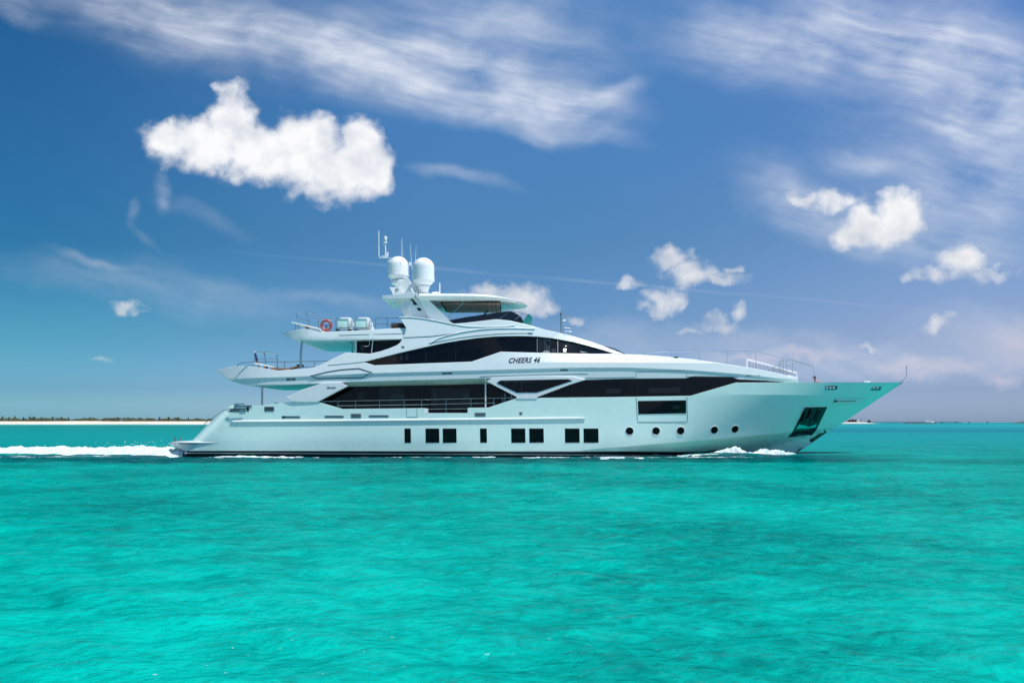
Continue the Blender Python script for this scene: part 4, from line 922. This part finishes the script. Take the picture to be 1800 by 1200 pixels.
# ------------------------------------------------------------------ sea
def sea_material():
    m = bpy.data.materials.new('turquoise_sea'); m.use_nodes = True; T = NT(m.node_tree); T.n.clear()
    out = T.new('ShaderNodeOutputMaterial')
    pos = T.new('ShaderNodeNewGeometry').outputs['Position']
    sp = T.new('ShaderNodeSeparateXYZ'); T.l.new(pos, sp.inputs[0]); X_, Y_ = sp.outputs[0], sp.outputs[1]
    # sand, weed and depth below the surface, plus caustic light painted into the colour
    big = T.noise(T.mapping(pos, sc=(3.0, 1.0, 1)), .05, 4, .6).outputs[0]
    mid = T.noise(T.mapping(pos, rot=.35, sc=(1.15, 1, 1)), .8, 6, .62, .5).outputs[0]
    fine = T.noise(T.mapping(pos, rot=.2, sc=(1.1, 1, 1)), 3.4, 5, .6, .6).outputs[0]
    vn = T.new('ShaderNodeTexVoronoi', feature='SMOOTH_F1'); T.l.new(T.vmath('ADD', T.mapping(pos, sc=(1.4, 1, 1)), T.vmath('SCALE', T.noise(pos, .9, 3).outputs['Color'], sc=1.6)), vn.inputs['Vector']); vn.inputs['Scale'].default_value = 1.1
    rg = T.noise(T.mapping(pos, rot=.25, sc=(1.15, 1, 1)), 2.6, 3, .5, .8).outputs[0]
    rg2 = T.noise(T.mapping(pos, rot=-.15, sc=(1.15, 1, 1)), 6.5, 3, .55, .6).outputs[0]
    ridge = lambda q: T.math('SUBTRACT', 1.0, T.math('MULTIPLY', T.math('ABSOLUTE', T.math('SUBTRACT', q, .5)), 7.0), clamp=True)
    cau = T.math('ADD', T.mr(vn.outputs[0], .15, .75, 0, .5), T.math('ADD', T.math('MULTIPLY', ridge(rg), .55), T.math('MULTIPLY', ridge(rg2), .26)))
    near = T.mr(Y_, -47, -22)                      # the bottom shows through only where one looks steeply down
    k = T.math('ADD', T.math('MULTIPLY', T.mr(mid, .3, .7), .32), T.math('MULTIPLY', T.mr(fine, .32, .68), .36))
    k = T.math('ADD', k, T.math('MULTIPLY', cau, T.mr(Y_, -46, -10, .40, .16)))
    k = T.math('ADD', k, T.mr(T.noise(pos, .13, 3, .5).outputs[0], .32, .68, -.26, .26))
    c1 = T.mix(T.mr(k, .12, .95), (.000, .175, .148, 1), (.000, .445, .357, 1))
    # farther out: bluer to starboard, greener towards the beach, reef band
    c2 = T.mix(T.mr(X_, -60, 120), (.000, .34, .305, 1), (.000, .355, .37, 1))
    c2 = T.mix(T.mr(mid, .3, .7, 0, .5), c2, (.000, .24, .25, 1))
    c = T.mix(T.mr(Y_, -20, 60, 0, 1, smooth=True), c1, c2)
    reef = T.math('MULTIPLY', T.mr(T.math('ABSOLUTE', T.math('SUBTRACT', T.math('ADD', Y_, T.math('MULTIPLY', big, 50)), 185)), 46, 20, 0, 1), T.mr(X_, -20, 60))
    c = T.mix(T.math('MULTIPLY', reef, .65), c, (.01, .20, .30, 1))
    farx = T.math('MULTIPLY', T.mr(X_, -100, -40, 1, 0), T.mr(Y_, 550, 780))
    c = T.mix(farx, c, (.25, .85, .72, 1))
    lag = T.math('MULTIPLY', T.mr(X_, 60, 160), T.mr(Y_, 260, 420)); c = T.mix(T.math('MULTIPLY', lag, .5), c, (.01, .60, .64, 1))
    # foam lace streaming off the hull
    fo = T.noise(T.mapping(pos, sc=(3.2, 1, 1)), 2.6, 6, .68, .8).outputs[0]
    fb = T.noise(T.mapping(pos, sc=(2.5, 1, 1)), .35, 2).outputs[0]
    band = T.math('MULTIPLY', T.mr(T.math('ABSOLUTE', T.math('SUBTRACT', Y_, -2.4)), 3.2, .6), T.math('MULTIPLY', T.mr(X_, -21, -18), T.mr(X_, 17, 12)))
    fm = T.math('MULTIPLY', band, T.mr(fb, .44, .58)); fm = T.mr(T.math('ADD', fo, T.math('MULTIPLY', fm, .27)), .66, .71)
    fm = T.math('MULTIPLY', fm, T.math('GREATER_THAN', band, .01))
    wk = T.math('MULTIPLY', T.mr(T.math('ABSOLUTE', T.math('SUBTRACT', Y_, T.math('MULTIPLY_ADD', X_, .10, .5))), 2.6, .4), T.mr(X_, -22, -25))
    fm2 = T.mr(T.math('ADD', fo, T.math('MULTIPLY', wk, .18)), .70, .76)
    fm = T.math('MAXIMUM', fm, T.math('MULTIPLY', fm2, T.math('GREATER_THAN', wk, .01)))
    # dark hull reflection and shadow, painted into the water colour beside the hull
    hull_shade = T.math('MULTIPLY', T.mr(T.math('ABSOLUTE', T.math('SUBTRACT', T.math('ADD', Y_, T.math('MULTIPLY', T.math('SUBTRACT', fb, .5), 7)), -4.2)), 6.6, 4.4), T.math('MULTIPLY', T.mr(X_, -46, -20, .6, 1), T.mr(X_, 26, 17)))
    c = T.mix(T.math('MULTIPLY', hull_shade, T.mr(Y_, -10, -6, .70, .90)), c, T.mix(T.mr(mid, .4, .62), (.000, .035, .045, 1), (.000, .12, .12, 1)))
    # sun glints painted as sparse white flecks on the open water
    fl = T.math('MULTIPLY', T.mr(T.noise(pos, 13.0, 3, .6).outputs[0], .72, .75), T.mr(T.noise(pos, .23, 2).outputs[0], .50, .62))
    fm = T.math('MAXIMUM', fm, T.math('MULTIPLY', fl, .8))
    # surface ripple
    bmp_c = T.new('ShaderNodeCombineXYZ')
    n1 = T.noise(T.mapping(pos, rot=.25, sc=(1.2, .9, 1)), 2.6, 4, .6, .3).outputs[0]
    n2 = T.noise(T.mapping(pos, rot=-.2, sc=(1.2, .9, 1)), 9.0, 4, .62, .2).outputs[0]
    n3 = T.noise(T.mapping(pos, rot=.1, sc=(2.2, 1, 1)), .42, 3, .55).outputs[0]
    h = T.math('ADD', T.math('ADD', T.math('MULTIPLY', n1, .082), T.math('MULTIPLY', n2, .034)), T.math('MULTIPLY', n3, .06))
    bp = T.new('ShaderNodeBump'); bp.inputs['Strength'].default_value = 1.0; bp.inputs['Distance'].default_value = 1.0; T.l.new(h, bp.inputs['Height'])
    T.l.new(T.mr(Y_, 0, 700, .8, .25), bp.inputs['Strength'])
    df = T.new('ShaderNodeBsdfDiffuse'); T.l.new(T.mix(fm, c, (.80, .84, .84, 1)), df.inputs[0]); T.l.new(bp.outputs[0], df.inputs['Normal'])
    gs = T.new('ShaderNodeBsdfGlossy'); gs.inputs['Roughness'].default_value = .05; T.l.new(bp.outputs[0], gs.inputs['Normal'])
    fr = T.new('ShaderNodeFresnel'); fr.inputs[0].default_value = 1.33; T.l.new(bp.outputs[0], fr.inputs[1])
    mx = T.new('ShaderNodeMixShader'); T.l.new(T.math('MULTIPLY', T.math('MULTIPLY', fr.outputs[0], .62), T.math('SUBTRACT', 1.0, fm)), mx.inputs[0]); gs.inputs[0].default_value = (.20, .25, .30, 1)
    T.l.new(df.outputs[0], mx.inputs[1]); T.l.new(gs.outputs[0], mx.inputs[2]); T.l.new(mx.outputs[0], out.inputs[0])
    return m
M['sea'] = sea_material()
def sea():
    ds = [4.0]
    while ds[-1] < 95: ds.append(ds[-1]+max(.07, ds[-1]*.0085))
    while ds[-1] < 45000: ds.append(ds[-1]*1.10)
    NC = 420; tt = np.linspace(-1, 1, NC)
    D = np.array(ds); XX = tt[None, :]*(D[:, None]*.85+12); YY = np.repeat(D[:, None], NC, 1)+CAMY
    rng = np.random.RandomState(3); H = np.zeros_like(XX)
    for i in range(34):
        lam = .7*1.13**i*(1+.1*rng.rand()); 
        if lam > 2.2: lam = .5+1.7*rng.rand()
        th = math.radians(70+rng.randn()*38); kx, ky = math.cos(th)*2*math.pi/lam, math.sin(th)*2*math.pi/lam
        ph = rng.rand()*7; a = .0036*lam**.9
        w = kx*XX+ky*YY+ph+.6*np.sin(.31*XX+.23*YY+i)
        H += a*np.where(YY < 10, 1, np.exp(-(YY-10)/60))*(np.sin(w)+.25*np.cos(2*w))
    cal = 1/(1+np.exp(-(np.abs(YY-4.5)-7)/2.0))
    H *= np.where((XX > -23) & (XX < 24), .45+.55*cal, 1)
    # the yacht's own waves: trough along the side, a crest peeling off the bow
    bw = np.exp(-((XX-13.6)/2.6)**2)*np.exp(-((YY+.1)/1.3)**2)*.22
    tr = -np.exp(-((YY+.6)/2.2)**2)*(.10+.05*np.sin(XX*.55+1.2))*(XX > -22)*(XX < 11)
    lee = .06*np.exp(-((YY+5.0)/2.0)**2)*(XX > -40)*(XX < 16)
    H = H+bw+tr+lee
    fade = np.clip((400-D)/300, 0, 1)[:, None]; H *= fade
    V_ = np.stack([XX, YY, H], -1).reshape(-1, 3); n = len(ds)
    i, j = np.meshgrid(np.arange(n-1), np.arange(NC-1), indexing='ij'); a = (i*NC+j).ravel()
    Fc = np.stack([a, a+1, a+NC+1, a+NC], 1)
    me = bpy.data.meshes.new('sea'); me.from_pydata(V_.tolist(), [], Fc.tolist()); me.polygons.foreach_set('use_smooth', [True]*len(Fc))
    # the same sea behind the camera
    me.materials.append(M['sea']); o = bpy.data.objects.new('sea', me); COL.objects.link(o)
    tag(o, 'turquoise shallow sea with small ripples', None, kind='structure')
sea()
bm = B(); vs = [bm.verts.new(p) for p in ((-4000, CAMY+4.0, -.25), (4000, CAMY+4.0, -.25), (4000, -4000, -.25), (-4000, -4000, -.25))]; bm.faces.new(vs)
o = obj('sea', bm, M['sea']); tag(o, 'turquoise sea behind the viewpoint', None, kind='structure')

# ------------------------------------------------------------------ foam
fmm = mat('white_foam', (.84, .88, .90), .8); T = NT(fmm.node_tree); b_ = T.n['Principled BSDF']
gp = T.new('ShaderNodeNewGeometry').outputs['Position']; n_ = T.noise(gp, 3.5, 7, .7).outputs[0]
T.l.new(T.mix(T.mr(n_, .40, .60), (.50, .72, .74, 1), (.90, .92, .93, 1)), b_.inputs['Base Color'])
bp = T.new('ShaderNodeBump'); bp.inputs['Strength'].default_value = .8; bp.inputs['Distance'].default_value = .25; T.l.new(n_, bp.inputs['Height']); T.l.new(bp.outputs[0], b_.inputs['Normal'])
M['foam'] = fmm
def foam_bank(name, label, path, nseg, nacr, seed):
    """path: (x, y, half width, height) nodes; a lumpy bank of foam with ragged edges"""
    bm = B(); rows = []; xs = [p[0] for p in path]
    rev = xs[0] > xs[-1]; pp = path[::-1] if rev else path; X_ = [p[0] for p in pp]
    for i in range(nseg+1):
        x = X_[0]+(X_[-1]-X_[0])*i/nseg; y, w, h = (interp(x, X_, [p[k] for p in pp]) for k in (1, 2, 3)); r = []
        wl = w*(1+.35*mnoise.noise(Vector((x*.6, seed, 1)))+.25*mnoise.noise(Vector((x*1.9, seed, 2)))); wr = w*(1+.35*mnoise.noise(Vector((x*.6, seed, 5)))+.25*mnoise.noise(Vector((x*1.9, seed, 6))))
        for j in range(nacr+1):
            t = -1+2*j/nacr; yy = y+(wl if t < 0 else wr)*t
            e = (1-abs(t)**2.5)
            f = mnoise.fractal(Vector((x*.9, yy*.9, seed)), .9, 2.1, 5)
            z = h*e*(.62+.55*f+.25*mnoise.noise(Vector((x*3.1, yy*3.1, seed))))-.12*(1-e)-.02
            r.append(bm.verts.new((x+.1*f, yy, z)))
        rows.append(r)
    for a, b in zip(rows, rows[1:]):
        for j in range(nacr): bm.faces.new((a[j], a[j+1], b[j+1], b[j]))
    o = obj(name, bm, M['foam'], base=(path[0][0], path[0][1], 0)); return tag(o, label, 'foam', kind='stuff')
foam_bank('wake_foam', 'thick white wake foam trailing from the stern to the left', [(-19.9, 1.6, .5, .10), (-20.5, 2.4, 2.2, .35), (-21.6, 3.2, 2.9, .52), (-24, 3.8, 3.4, .58), (-28, 4.6, 3.4, .50), (-32, 5.6, 3.0, .46), (-38, 7.4, 2.4, .40), (-60, 13, 2.2, .30)], 330, 26, 3.3)
foam_bank('bow_wave_foam', 'white bow wave foam curling off the hull below the portholes', [(10.4, .10, .06, .02), (12.0, .1, .12, .14), (13.2, .05, .38, .50), (14.4, .0, .68, .70), (15.3, .2, .40, .42), (16.0, .5, .34, .60), (17.0, 1.0, .26, .42), (18.0, 1.8, .16, .24), (18.9, 2.8, .10, .05)], 170, 16, 8.1)
def spray(seed, n, cx, cy, sx, sy, z0, z1, r0, r1):
    bm = B(); rr = random.Random(seed)
    for i in range(n):
        p = Vector((rr.gauss(cx, sx), rr.gauss(cy, sy), rr.uniform(z0, z1))); r = rr.uniform(r0, r1)
        bmesh.ops.create_icosphere(bm, subdivisions=1, radius=r, matrix=Matrix.Translation(p) @ Matrix.Diagonal((1.6, 1, .7, 1)))
    return bm
def lace(x0, x1, y, w, seed):
    bm = B(); rows = []; n = int((x1-x0)/.07); m = 22
    for i in range(n+1):
        x = x0+(x1-x0)*i/n; ex = 1-abs(2*i/n-1)**3; r = []
        for j in range(m+1):
            t = -1+2*j/m; yy = y+w*t+.6*mnoise.noise(Vector((x*.4, seed, 0)))
            f = mnoise.fractal(Vector((x*1.1, yy*1.6, seed)), .8, 2.2, 5); g = mnoise.noise(Vector((x*.35, seed, 7)))
            W = (-math.exp(-((yy+.6)/2.2)**2)*(.10+.05*math.sin(x*.55+1.2)) if x < 11 else 0)+.06*math.exp(-((yy+5.0)/2.0)**2)
            r.append(bm.verts.new((x, yy, W+.11*(f+.35*g)+.045*ex*(1-t*t)-.045)))
        rows.append(r)
    for a, b in zip(rows, rows[1:]):
        for j in range(m): bm.faces.new((a[j], a[j+1], b[j+1], b[j]))
    o = obj('side_foam', bm, M['foam'], base=(x0, y, 0)); return o
for (x0, x1, y, w, sd, lb) in ((-18.4, -14.6, -1.2, .9, 1.5, 'thin broken foam beside the hull just forward of the swim platform'), (-14.4, -10.6, -2.9, 1.9, 2.5, 'largest broken foam patch beside the hull below the side wing'), (-10.0, -6.8, -1.4, .6, 3.1, 'faint foam streak beside the hull left of the first hull window'),
        (-2.6, .2, -1.0, .5, 5.2, 'small foam streak beside the hull below the narrow middle window'), (.6, 3.6, -2.6, 1.6, 6.4, 'bright foam patch beside the hull below the third pair of windows'), (5.0, 7.6, -4.4, 1.8, 7.7, 'bright foam patch beside the hull aft of the portholes')):
    tag(lace(x0, x1, y, w, sd), lb, 'foam', kind='stuff')
o = obj('spray', spray(1, 60, -24.5, 3.2, 2.4, 1.0, .45, .85, .01, .03), M['foam'], base=(-25, 3.2, 0)); tag(o, 'fine white spray drops above the stern wake', 'spray', kind='stuff')

# ------------------------------------------------------------------ left shore
M['sand'] = mat('pale_sand', (.72, .64, .52), .9, var=.18, vscale=.05)
M['wetsand'] = mat('wet_sand', (.36, .42, .34), .6, var=.1, vscale=.05)
M['scrub'] = mat('coastal_scrub', (.125, .135, .062), .9, var=.45, vscale=.25)
M['tree'] = mat('casuarina_green', (.075, .105, .050), .9, var=.5, vscale=.6)
M['trunk'] = mat('tree_bark', (.10, .075, .055), .9)
def shore(name, label, x0, x1, y0, rows, m, n=240, seed=1.0):
    bm = B(); R_ = []
    for i in range(n+1):
        x = x0+(x1-x0)*i/n; e = min(1, 6*min(i, n-i)/n+.0); r = []
        for dy, z in rows:
            jz = .35*mnoise.noise(Vector((x*.02, dy*.02, seed)))
            r.append(bm.verts.new((x, y0+dy+8*mnoise.noise(Vector((x*.012, seed, dy*.01))), (z+jz*(z > 0))*e-.3*(1-e))))
        R_.append(r)
    for a, b in zip(R_, R_[1:]):
        for j in range(len(rows)-1): bm.faces.new((a[j], b[j], b[j+1], a[j+1]))
    return tag(obj(name, bm, m), label, kind='structure')
shore('wet_sand', 'strip of wet sand at the edge of the beach', -1100, -215, 820, [(-6, -.1), (12, .12), (60, .20), (80, .1)], M['wetsand'])
shore('beach', 'long pale sand beach on the left horizon', -1100, -215, 880, [(-10, -.1), (12, .8), (60, 2.6), (120, 3.4), (180, 3.2), (300, .5), (310, -.5)], M['sand'])
# scrub: many leaf-sized faces heaped along the dune
def leafheap(bm, c, sx, sy, sz, n, s, rr):
    for _ in range(n):
        u = rr.uniform(0, 2*math.pi); h = rr.random(); r = math.sqrt(rr.random())*(1-h*h*.75)
        p = Vector((c[0]+math.cos(u)*r*sx, c[1]+math.sin(u)*r*sy, c[2]+h*sz))
        d = Vector((rr.uniform(-1, 1), rr.uniform(-.6, .6), rr.uniform(-.3, 1))).normalized(); e = Vector((rr.uniform(-1, 1), rr.uniform(-1, 1), rr.uniform(-1, 1))).normalized()
        q = d.cross(e).normalized(); k = s*rr.uniform(.6, 1.4)
        v = [bm.verts.new(p+d*k), bm.verts.new(p+q*k*.6), bm.verts.new(p-d*k*.5), bm.verts.new(p-q*k*.6)]; bm.faces.new(v)
rr = random.Random(11); bm = B(); x = -1050
while x < -235:
    dn = .6+.5*mnoise.noise(Vector((x*.015, 4.0, 0)))
    w = rr.uniform(5, 10); hgt = max(1.6, (3.6+1.6*mnoise.noise(Vector((x*.03, 2, 0)))+rr.uniform(-.6, 1.0))*(1.1 if x < -420 else .85))
    leafheap(bm, (x, 1010+rr.uniform(-12, 20), 2.6), w, 9, hgt, 300, .7, rr); x += w*.55
o = obj('coastal_scrub', bm, M['scrub'], base=(-640, 1010, 2.6), smooth=False); tag(o, 'low olive green scrub covering the dune behind the pale beach', 'scrub', kind='stuff')
def casuarina(x, y, h, seed, label):
    t = thing('casuarina_tree', (x, y, 3.0), label, 'tree', 'taller trees in the scrub behind the beach'); r = random.Random(seed)
    bm = B(); tube(bm, [(x, y, 2.8), (x+.2, y, 3+h*.5), (x+r.uniform(-.4, .6), y, 3+h*.97)], .28, 6, r2=.05)
    for k in range(5):
        z = 3+h*(.35+.12*k); a = r.uniform(0, 6); tube(bm, [(x+.1, y, z), (x+math.cos(a)*h*.18, y+math.sin(a)*h*.18, z+h*.10)], .08, 5, r2=.03)
    obj('trunk', bm, M['trunk'], t)
    bm = B()
    for k in range(7): leafheap(bm, (x+r.uniform(-.16, .16)*h, y+r.uniform(-.1, .1)*h, 3+h*(.22+.105*k)), h*.30*(1-.09*k), h*.25*(1-.09*k), h*.20, 40, .42, r)
    obj('crown', bm, M['tree'], t, smooth=False)
for i, (px, hh) in enumerate(((4, 6.6), (16, 5.6), (26, 6.6), (41, 5.2), (52, 6.4), (60, 6.2), (72, 5.4), (92, 6.0), (108, 5.8), (120, 4.9), (157, 5.4), (206, 5.2), (218, 4.8), (228, 4.4), (280, 5.6), (297, 5.8), (312, 5.0), (314, 5.2), (331, 4.6), (347, 4.4))):
    y = 1000+(i*7) % 15; casuarina((px-900)*(y-CAMY)/FPX, y, hh, 50+i, ('dark wispy tree standing above the scrub at the far left edge', 'short dark tree in the scrub between two taller ones near the left edge', 'tall slim dark tree near the left edge, third along the shore',
      'low rounded tree fourth along the shore', 'tall tree fifth along the shore, left of a close pair', 'tree close against its taller left neighbour, sixth along the shore', 'small tree just right of the close pair, seventh along the shore', 'broad dark tree eighth along the shore',
      'tree with a bushy top ninth along the shore', 'low tree just before the gap in the treeline, tenth along the shore', 'lone small tree in the middle of a low stretch of scrub', 'pointed tree left of two lower ones above the wake', 'middle tree of three above the wake',
      'lowest and rightmost tree of three above the wake', 'pointed dark tree left of the clump near the stern', 'tallest tree of the clump near the stern', 'left tree of a touching pair near the stern', 'right tree of a touching pair near the stern', 'small tree second from the stern rail', 'small tree nearest the stern of the yacht')[i])

# ------------------------------------------------------------------ right horizon: islet, pier, causeway, launch, markers
def S(px, y): return (px-900)*(y-CAMY)/FPX
M['islet'] = mat('islet_sand', (.62, .58, .50), .9, var=.2, vscale=.08)
M['fartree'] = mat('islet_trees', (.07, .075, .055), .9, var=.5, vscale=.2)
M['house'] = mat('white_render', (.75, .74, .72), .8); M['roof'] = mat('grey_roof', (.30, .27, .27), .8)
M['pier'] = mat('weathered_concrete', (.16, .20, .24), .9); M['cause'] = mat('dark_rock', (.05, .065, .08), .9, var=.4, vscale=.2)
IY = 1450; n_ = 60; bm = B(); rows = []
for i in range(n_+1):
    px = 1466+(1545-1466)*i/n_; x = S(px, IY); e = math.sin(math.pi*min(1, i/n_))**.45; h = (2.9+.7*mnoise.noise(Vector((x*.05, 1, 1))))*e
    h *= 1 if px < 1518 else max(.15, 1-(px-1518)/22)
    rows.append([bm.verts.new(q) for q in ((x, IY-25, -.3), (x, IY-8, h*.75), (x, IY+10, h), (x, IY+60, h*.8), (x, IY+80, -.3))])
for a, b in zip(rows, rows[1:]):
    for j in range(4): bm.faces.new((a[j], b[j], b[j+1], a[j+1]))
tag(obj('islet', bm, M['islet']), 'low sandy islet beyond the bow', kind='structure')
for i, (px, w, h, z0) in enumerate(((1489, 4, 2.4, 2.4), (1494, 4.5, 4.0, 2.6), (1499, 4, 4.6, 2.6), (1504.5, 4.5, 4.2, 2.6), (1512.5, 4.0, 3.8, 2.4), (1519, 2.4, 2.6, 2.0), (1527.6, 4.2, 4.6, 1.4))):
    x = S(px, IY+5); r = random.Random(i+90)
    t = thing('islet_tree', (x, IY+5, z0-.6), ('small tree nearest the bow on the islet', 'second tree from the bow on the islet', 'tallest inland tree of the islet', 'tree left of the gap with the white house on the islet', 'tree just right of the gap with the white house on the islet', 'smallest tree of the islet, left of its large end tree', 'large round tree at the right end of the islet')[i], 'tree', 'trees on the islet')
    bm = B(); tube(bm, [(x, IY+5, z0-.8), (x+.2, IY+5, z0+h*.7)], .3, 6, r2=.1); obj('trunk', bm, M['trunk'], t)
    bm = B(); leafheap(bm, (x, IY+5, z0), w, w*.8, h, 330, .75, r); obj('crown', bm, M['fartree'], t, smooth=False)
for i, (px, w, z0, h) in enumerate(((1486, 3.2, 1.6, 1.8), (1508.6, 2.4, 3.6, 2.2), (1516, 4.0, 1.6, 1.6))):
    x = S(px, IY-6); t = thing('beach_house', (x, IY-6, z0), ('small white house on the islet nearest the bow', 'white house between the trees on top of the islet', 'wide low white house by the islet shore')[i], 'house', 'white houses on the islet')
    bm = B(); box(bm, (x-w, IY-9, z0-.8), (x+w, IY-3, z0+h)); obj('wall', bm, M['house'], t)
    bm = B(); vv = [(x-w-.4, IY-9.4, z0+h+.01), (x+w+.4, IY-9.4, z0+h+.01), (x+w+.4, IY-2.6, z0+h+.01), (x-w-.4, IY-2.6, z0+h+.01)]; tt_ = [(x-w*.6, IY-6.2, z0+h+1), (x+w*.6, IY-6.2, z0+h+1), (x+w*.6, IY-5.8, z0+h+1), (x-w*.6, IY-5.8, z0+h+1)]
    hexa(bm, vv, tt_); obj('roof', bm, M['roof'], t)
    for k in (-.5, .5):
        bm = B(); box(bm, (x+w*k-.35, IY-9.06, z0+.5), (x+w*k+.35, IY-8.98, z0+1.3)); obj('window', bm, M['glass2'], t)
PY = 1600; pt = thing('pier', (S(1532, PY), PY, 0), 'long low pier on piles running right from the islet along the horizon', 'pier')
bm = B(); box(bm, (S(1532, PY), PY, 2.3), (S(1690, PY), PY+3, 2.9)); box(bm, (S(1532, PY), PY, 3.6), (S(1690, PY), PY+.2, 3.75)); obj('deck', bm, M['pier'], pt)
k = 0; px = 1534
while px < 1690:
    bm = B(); x = S(px, PY+1); tube(bm, [(x, PY+1, -1), (x, PY+1, 4.0)], .28, 6); obj('pile', bm, M['pier'], pt); px += 2.6
bm = B(); rows = []
for i in range(61):
    px = 1590+(1646-1590)*i/60; x = S(px, 1500); e = math.sin(math.pi*i/60)**.3; h = (2.6+.5*mnoise.noise(Vector((x*.2, 0, 3))))*e
    rows.append([bm.verts.new(q) for q in ((x, 1494, -.3), (x, 1498, h), (x, 1504, h), (x, 1510, -.3))])
for a, b in zip(rows, rows[1:]):
    for j in range(3): bm.faces.new((a[j], b[j], b[j+1], a[j+1]))
o = obj('breakwater', bm, M['cause'], base=(S(1618, 1500), 1500, 0)); tag(o, 'dark rock breakwater in front of the pier on the right horizon', 'breakwater')
# launch lying at the breakwater
x = S(1632, 1520); t = thing('motor_launch', (x, 1520, 2.2), 'tiny white motor launch showing above the dark breakwater', 'boat')
bm = B(); hexa(bm, [(x-9, 1518, 1.2), (x+7, 1518, 1.2), (x+7, 1523, 1.2), (x-9, 1523, 1.2)], [(x-9.5, 1517, 3.4), (x+11, 1519.5, 3.8), (x+11, 1521.5, 3.8), (x-9.5, 1524, 3.4)]); obj('hull', bm, M['house'], t)
bm = B(); hexa(bm, [(x-4, 1518.5, 3.4), (x+5, 1518.5, 3.5), (x+5, 1522.5, 3.5), (x-4, 1522.5, 3.4)], [(x-2, 1519, 5.6), (x+2.4, 1519, 5.6), (x+2.4, 1522, 5.6), (x-2, 1522, 5.6)]); obj('cabin', bm, M['house'], t)
bm = B(); box(bm, (x-2.4, 1518.55, 4.2), (x+3.0, 1518.75, 4.8)); obj('cabin_window', bm, M['glass'], t)
for i, px in enumerate((1655.5, 1680, 1703.6, 1735.6)):
    x = S(px, 1400); t = thing('channel_marker', (x, 1400, 0), ('dark channel marker nearest the breakwater', 'dark channel marker second from the breakwater', 'dark channel marker third from the breakwater', 'dark channel marker farthest right, standing apart')[i], 'channel marker', 'channel markers along the right horizon')
    bm = B(); tube(bm, [(x, 1400, -1), (x, 1400, 2.4)], .35, 8); obj('pile', bm, M['cause'], t)
    bm = B(); box(bm, (x-.9, 1399.6, 1.9), (x+.9, 1400.4, 3.6), bev=.1); obj('daymark', bm, M['cause'], t)
bm = B(); rows = []
for i in range(41):
    px = 1782+(2000-1782)*i/40; x = S(px, 2600); h = 7.0*min(1, i/6)**.7*(1+.15*mnoise.noise(Vector((x*.02, 0, 3))))
    rows.append([bm.verts.new(q) for q in ((x, 2590, -.3), (x, 2596, h*.5), (x, 2610, h), (x, 2650, -.3))])
for a, b in zip(rows, rows[1:]):
    for j in range(3): bm.faces.new((a[j], b[j], b[j+1], a[j+1]))
tag(obj('distant_land', bm, M['fartree']), 'low dark land at the right edge of the horizon', kind='structure')
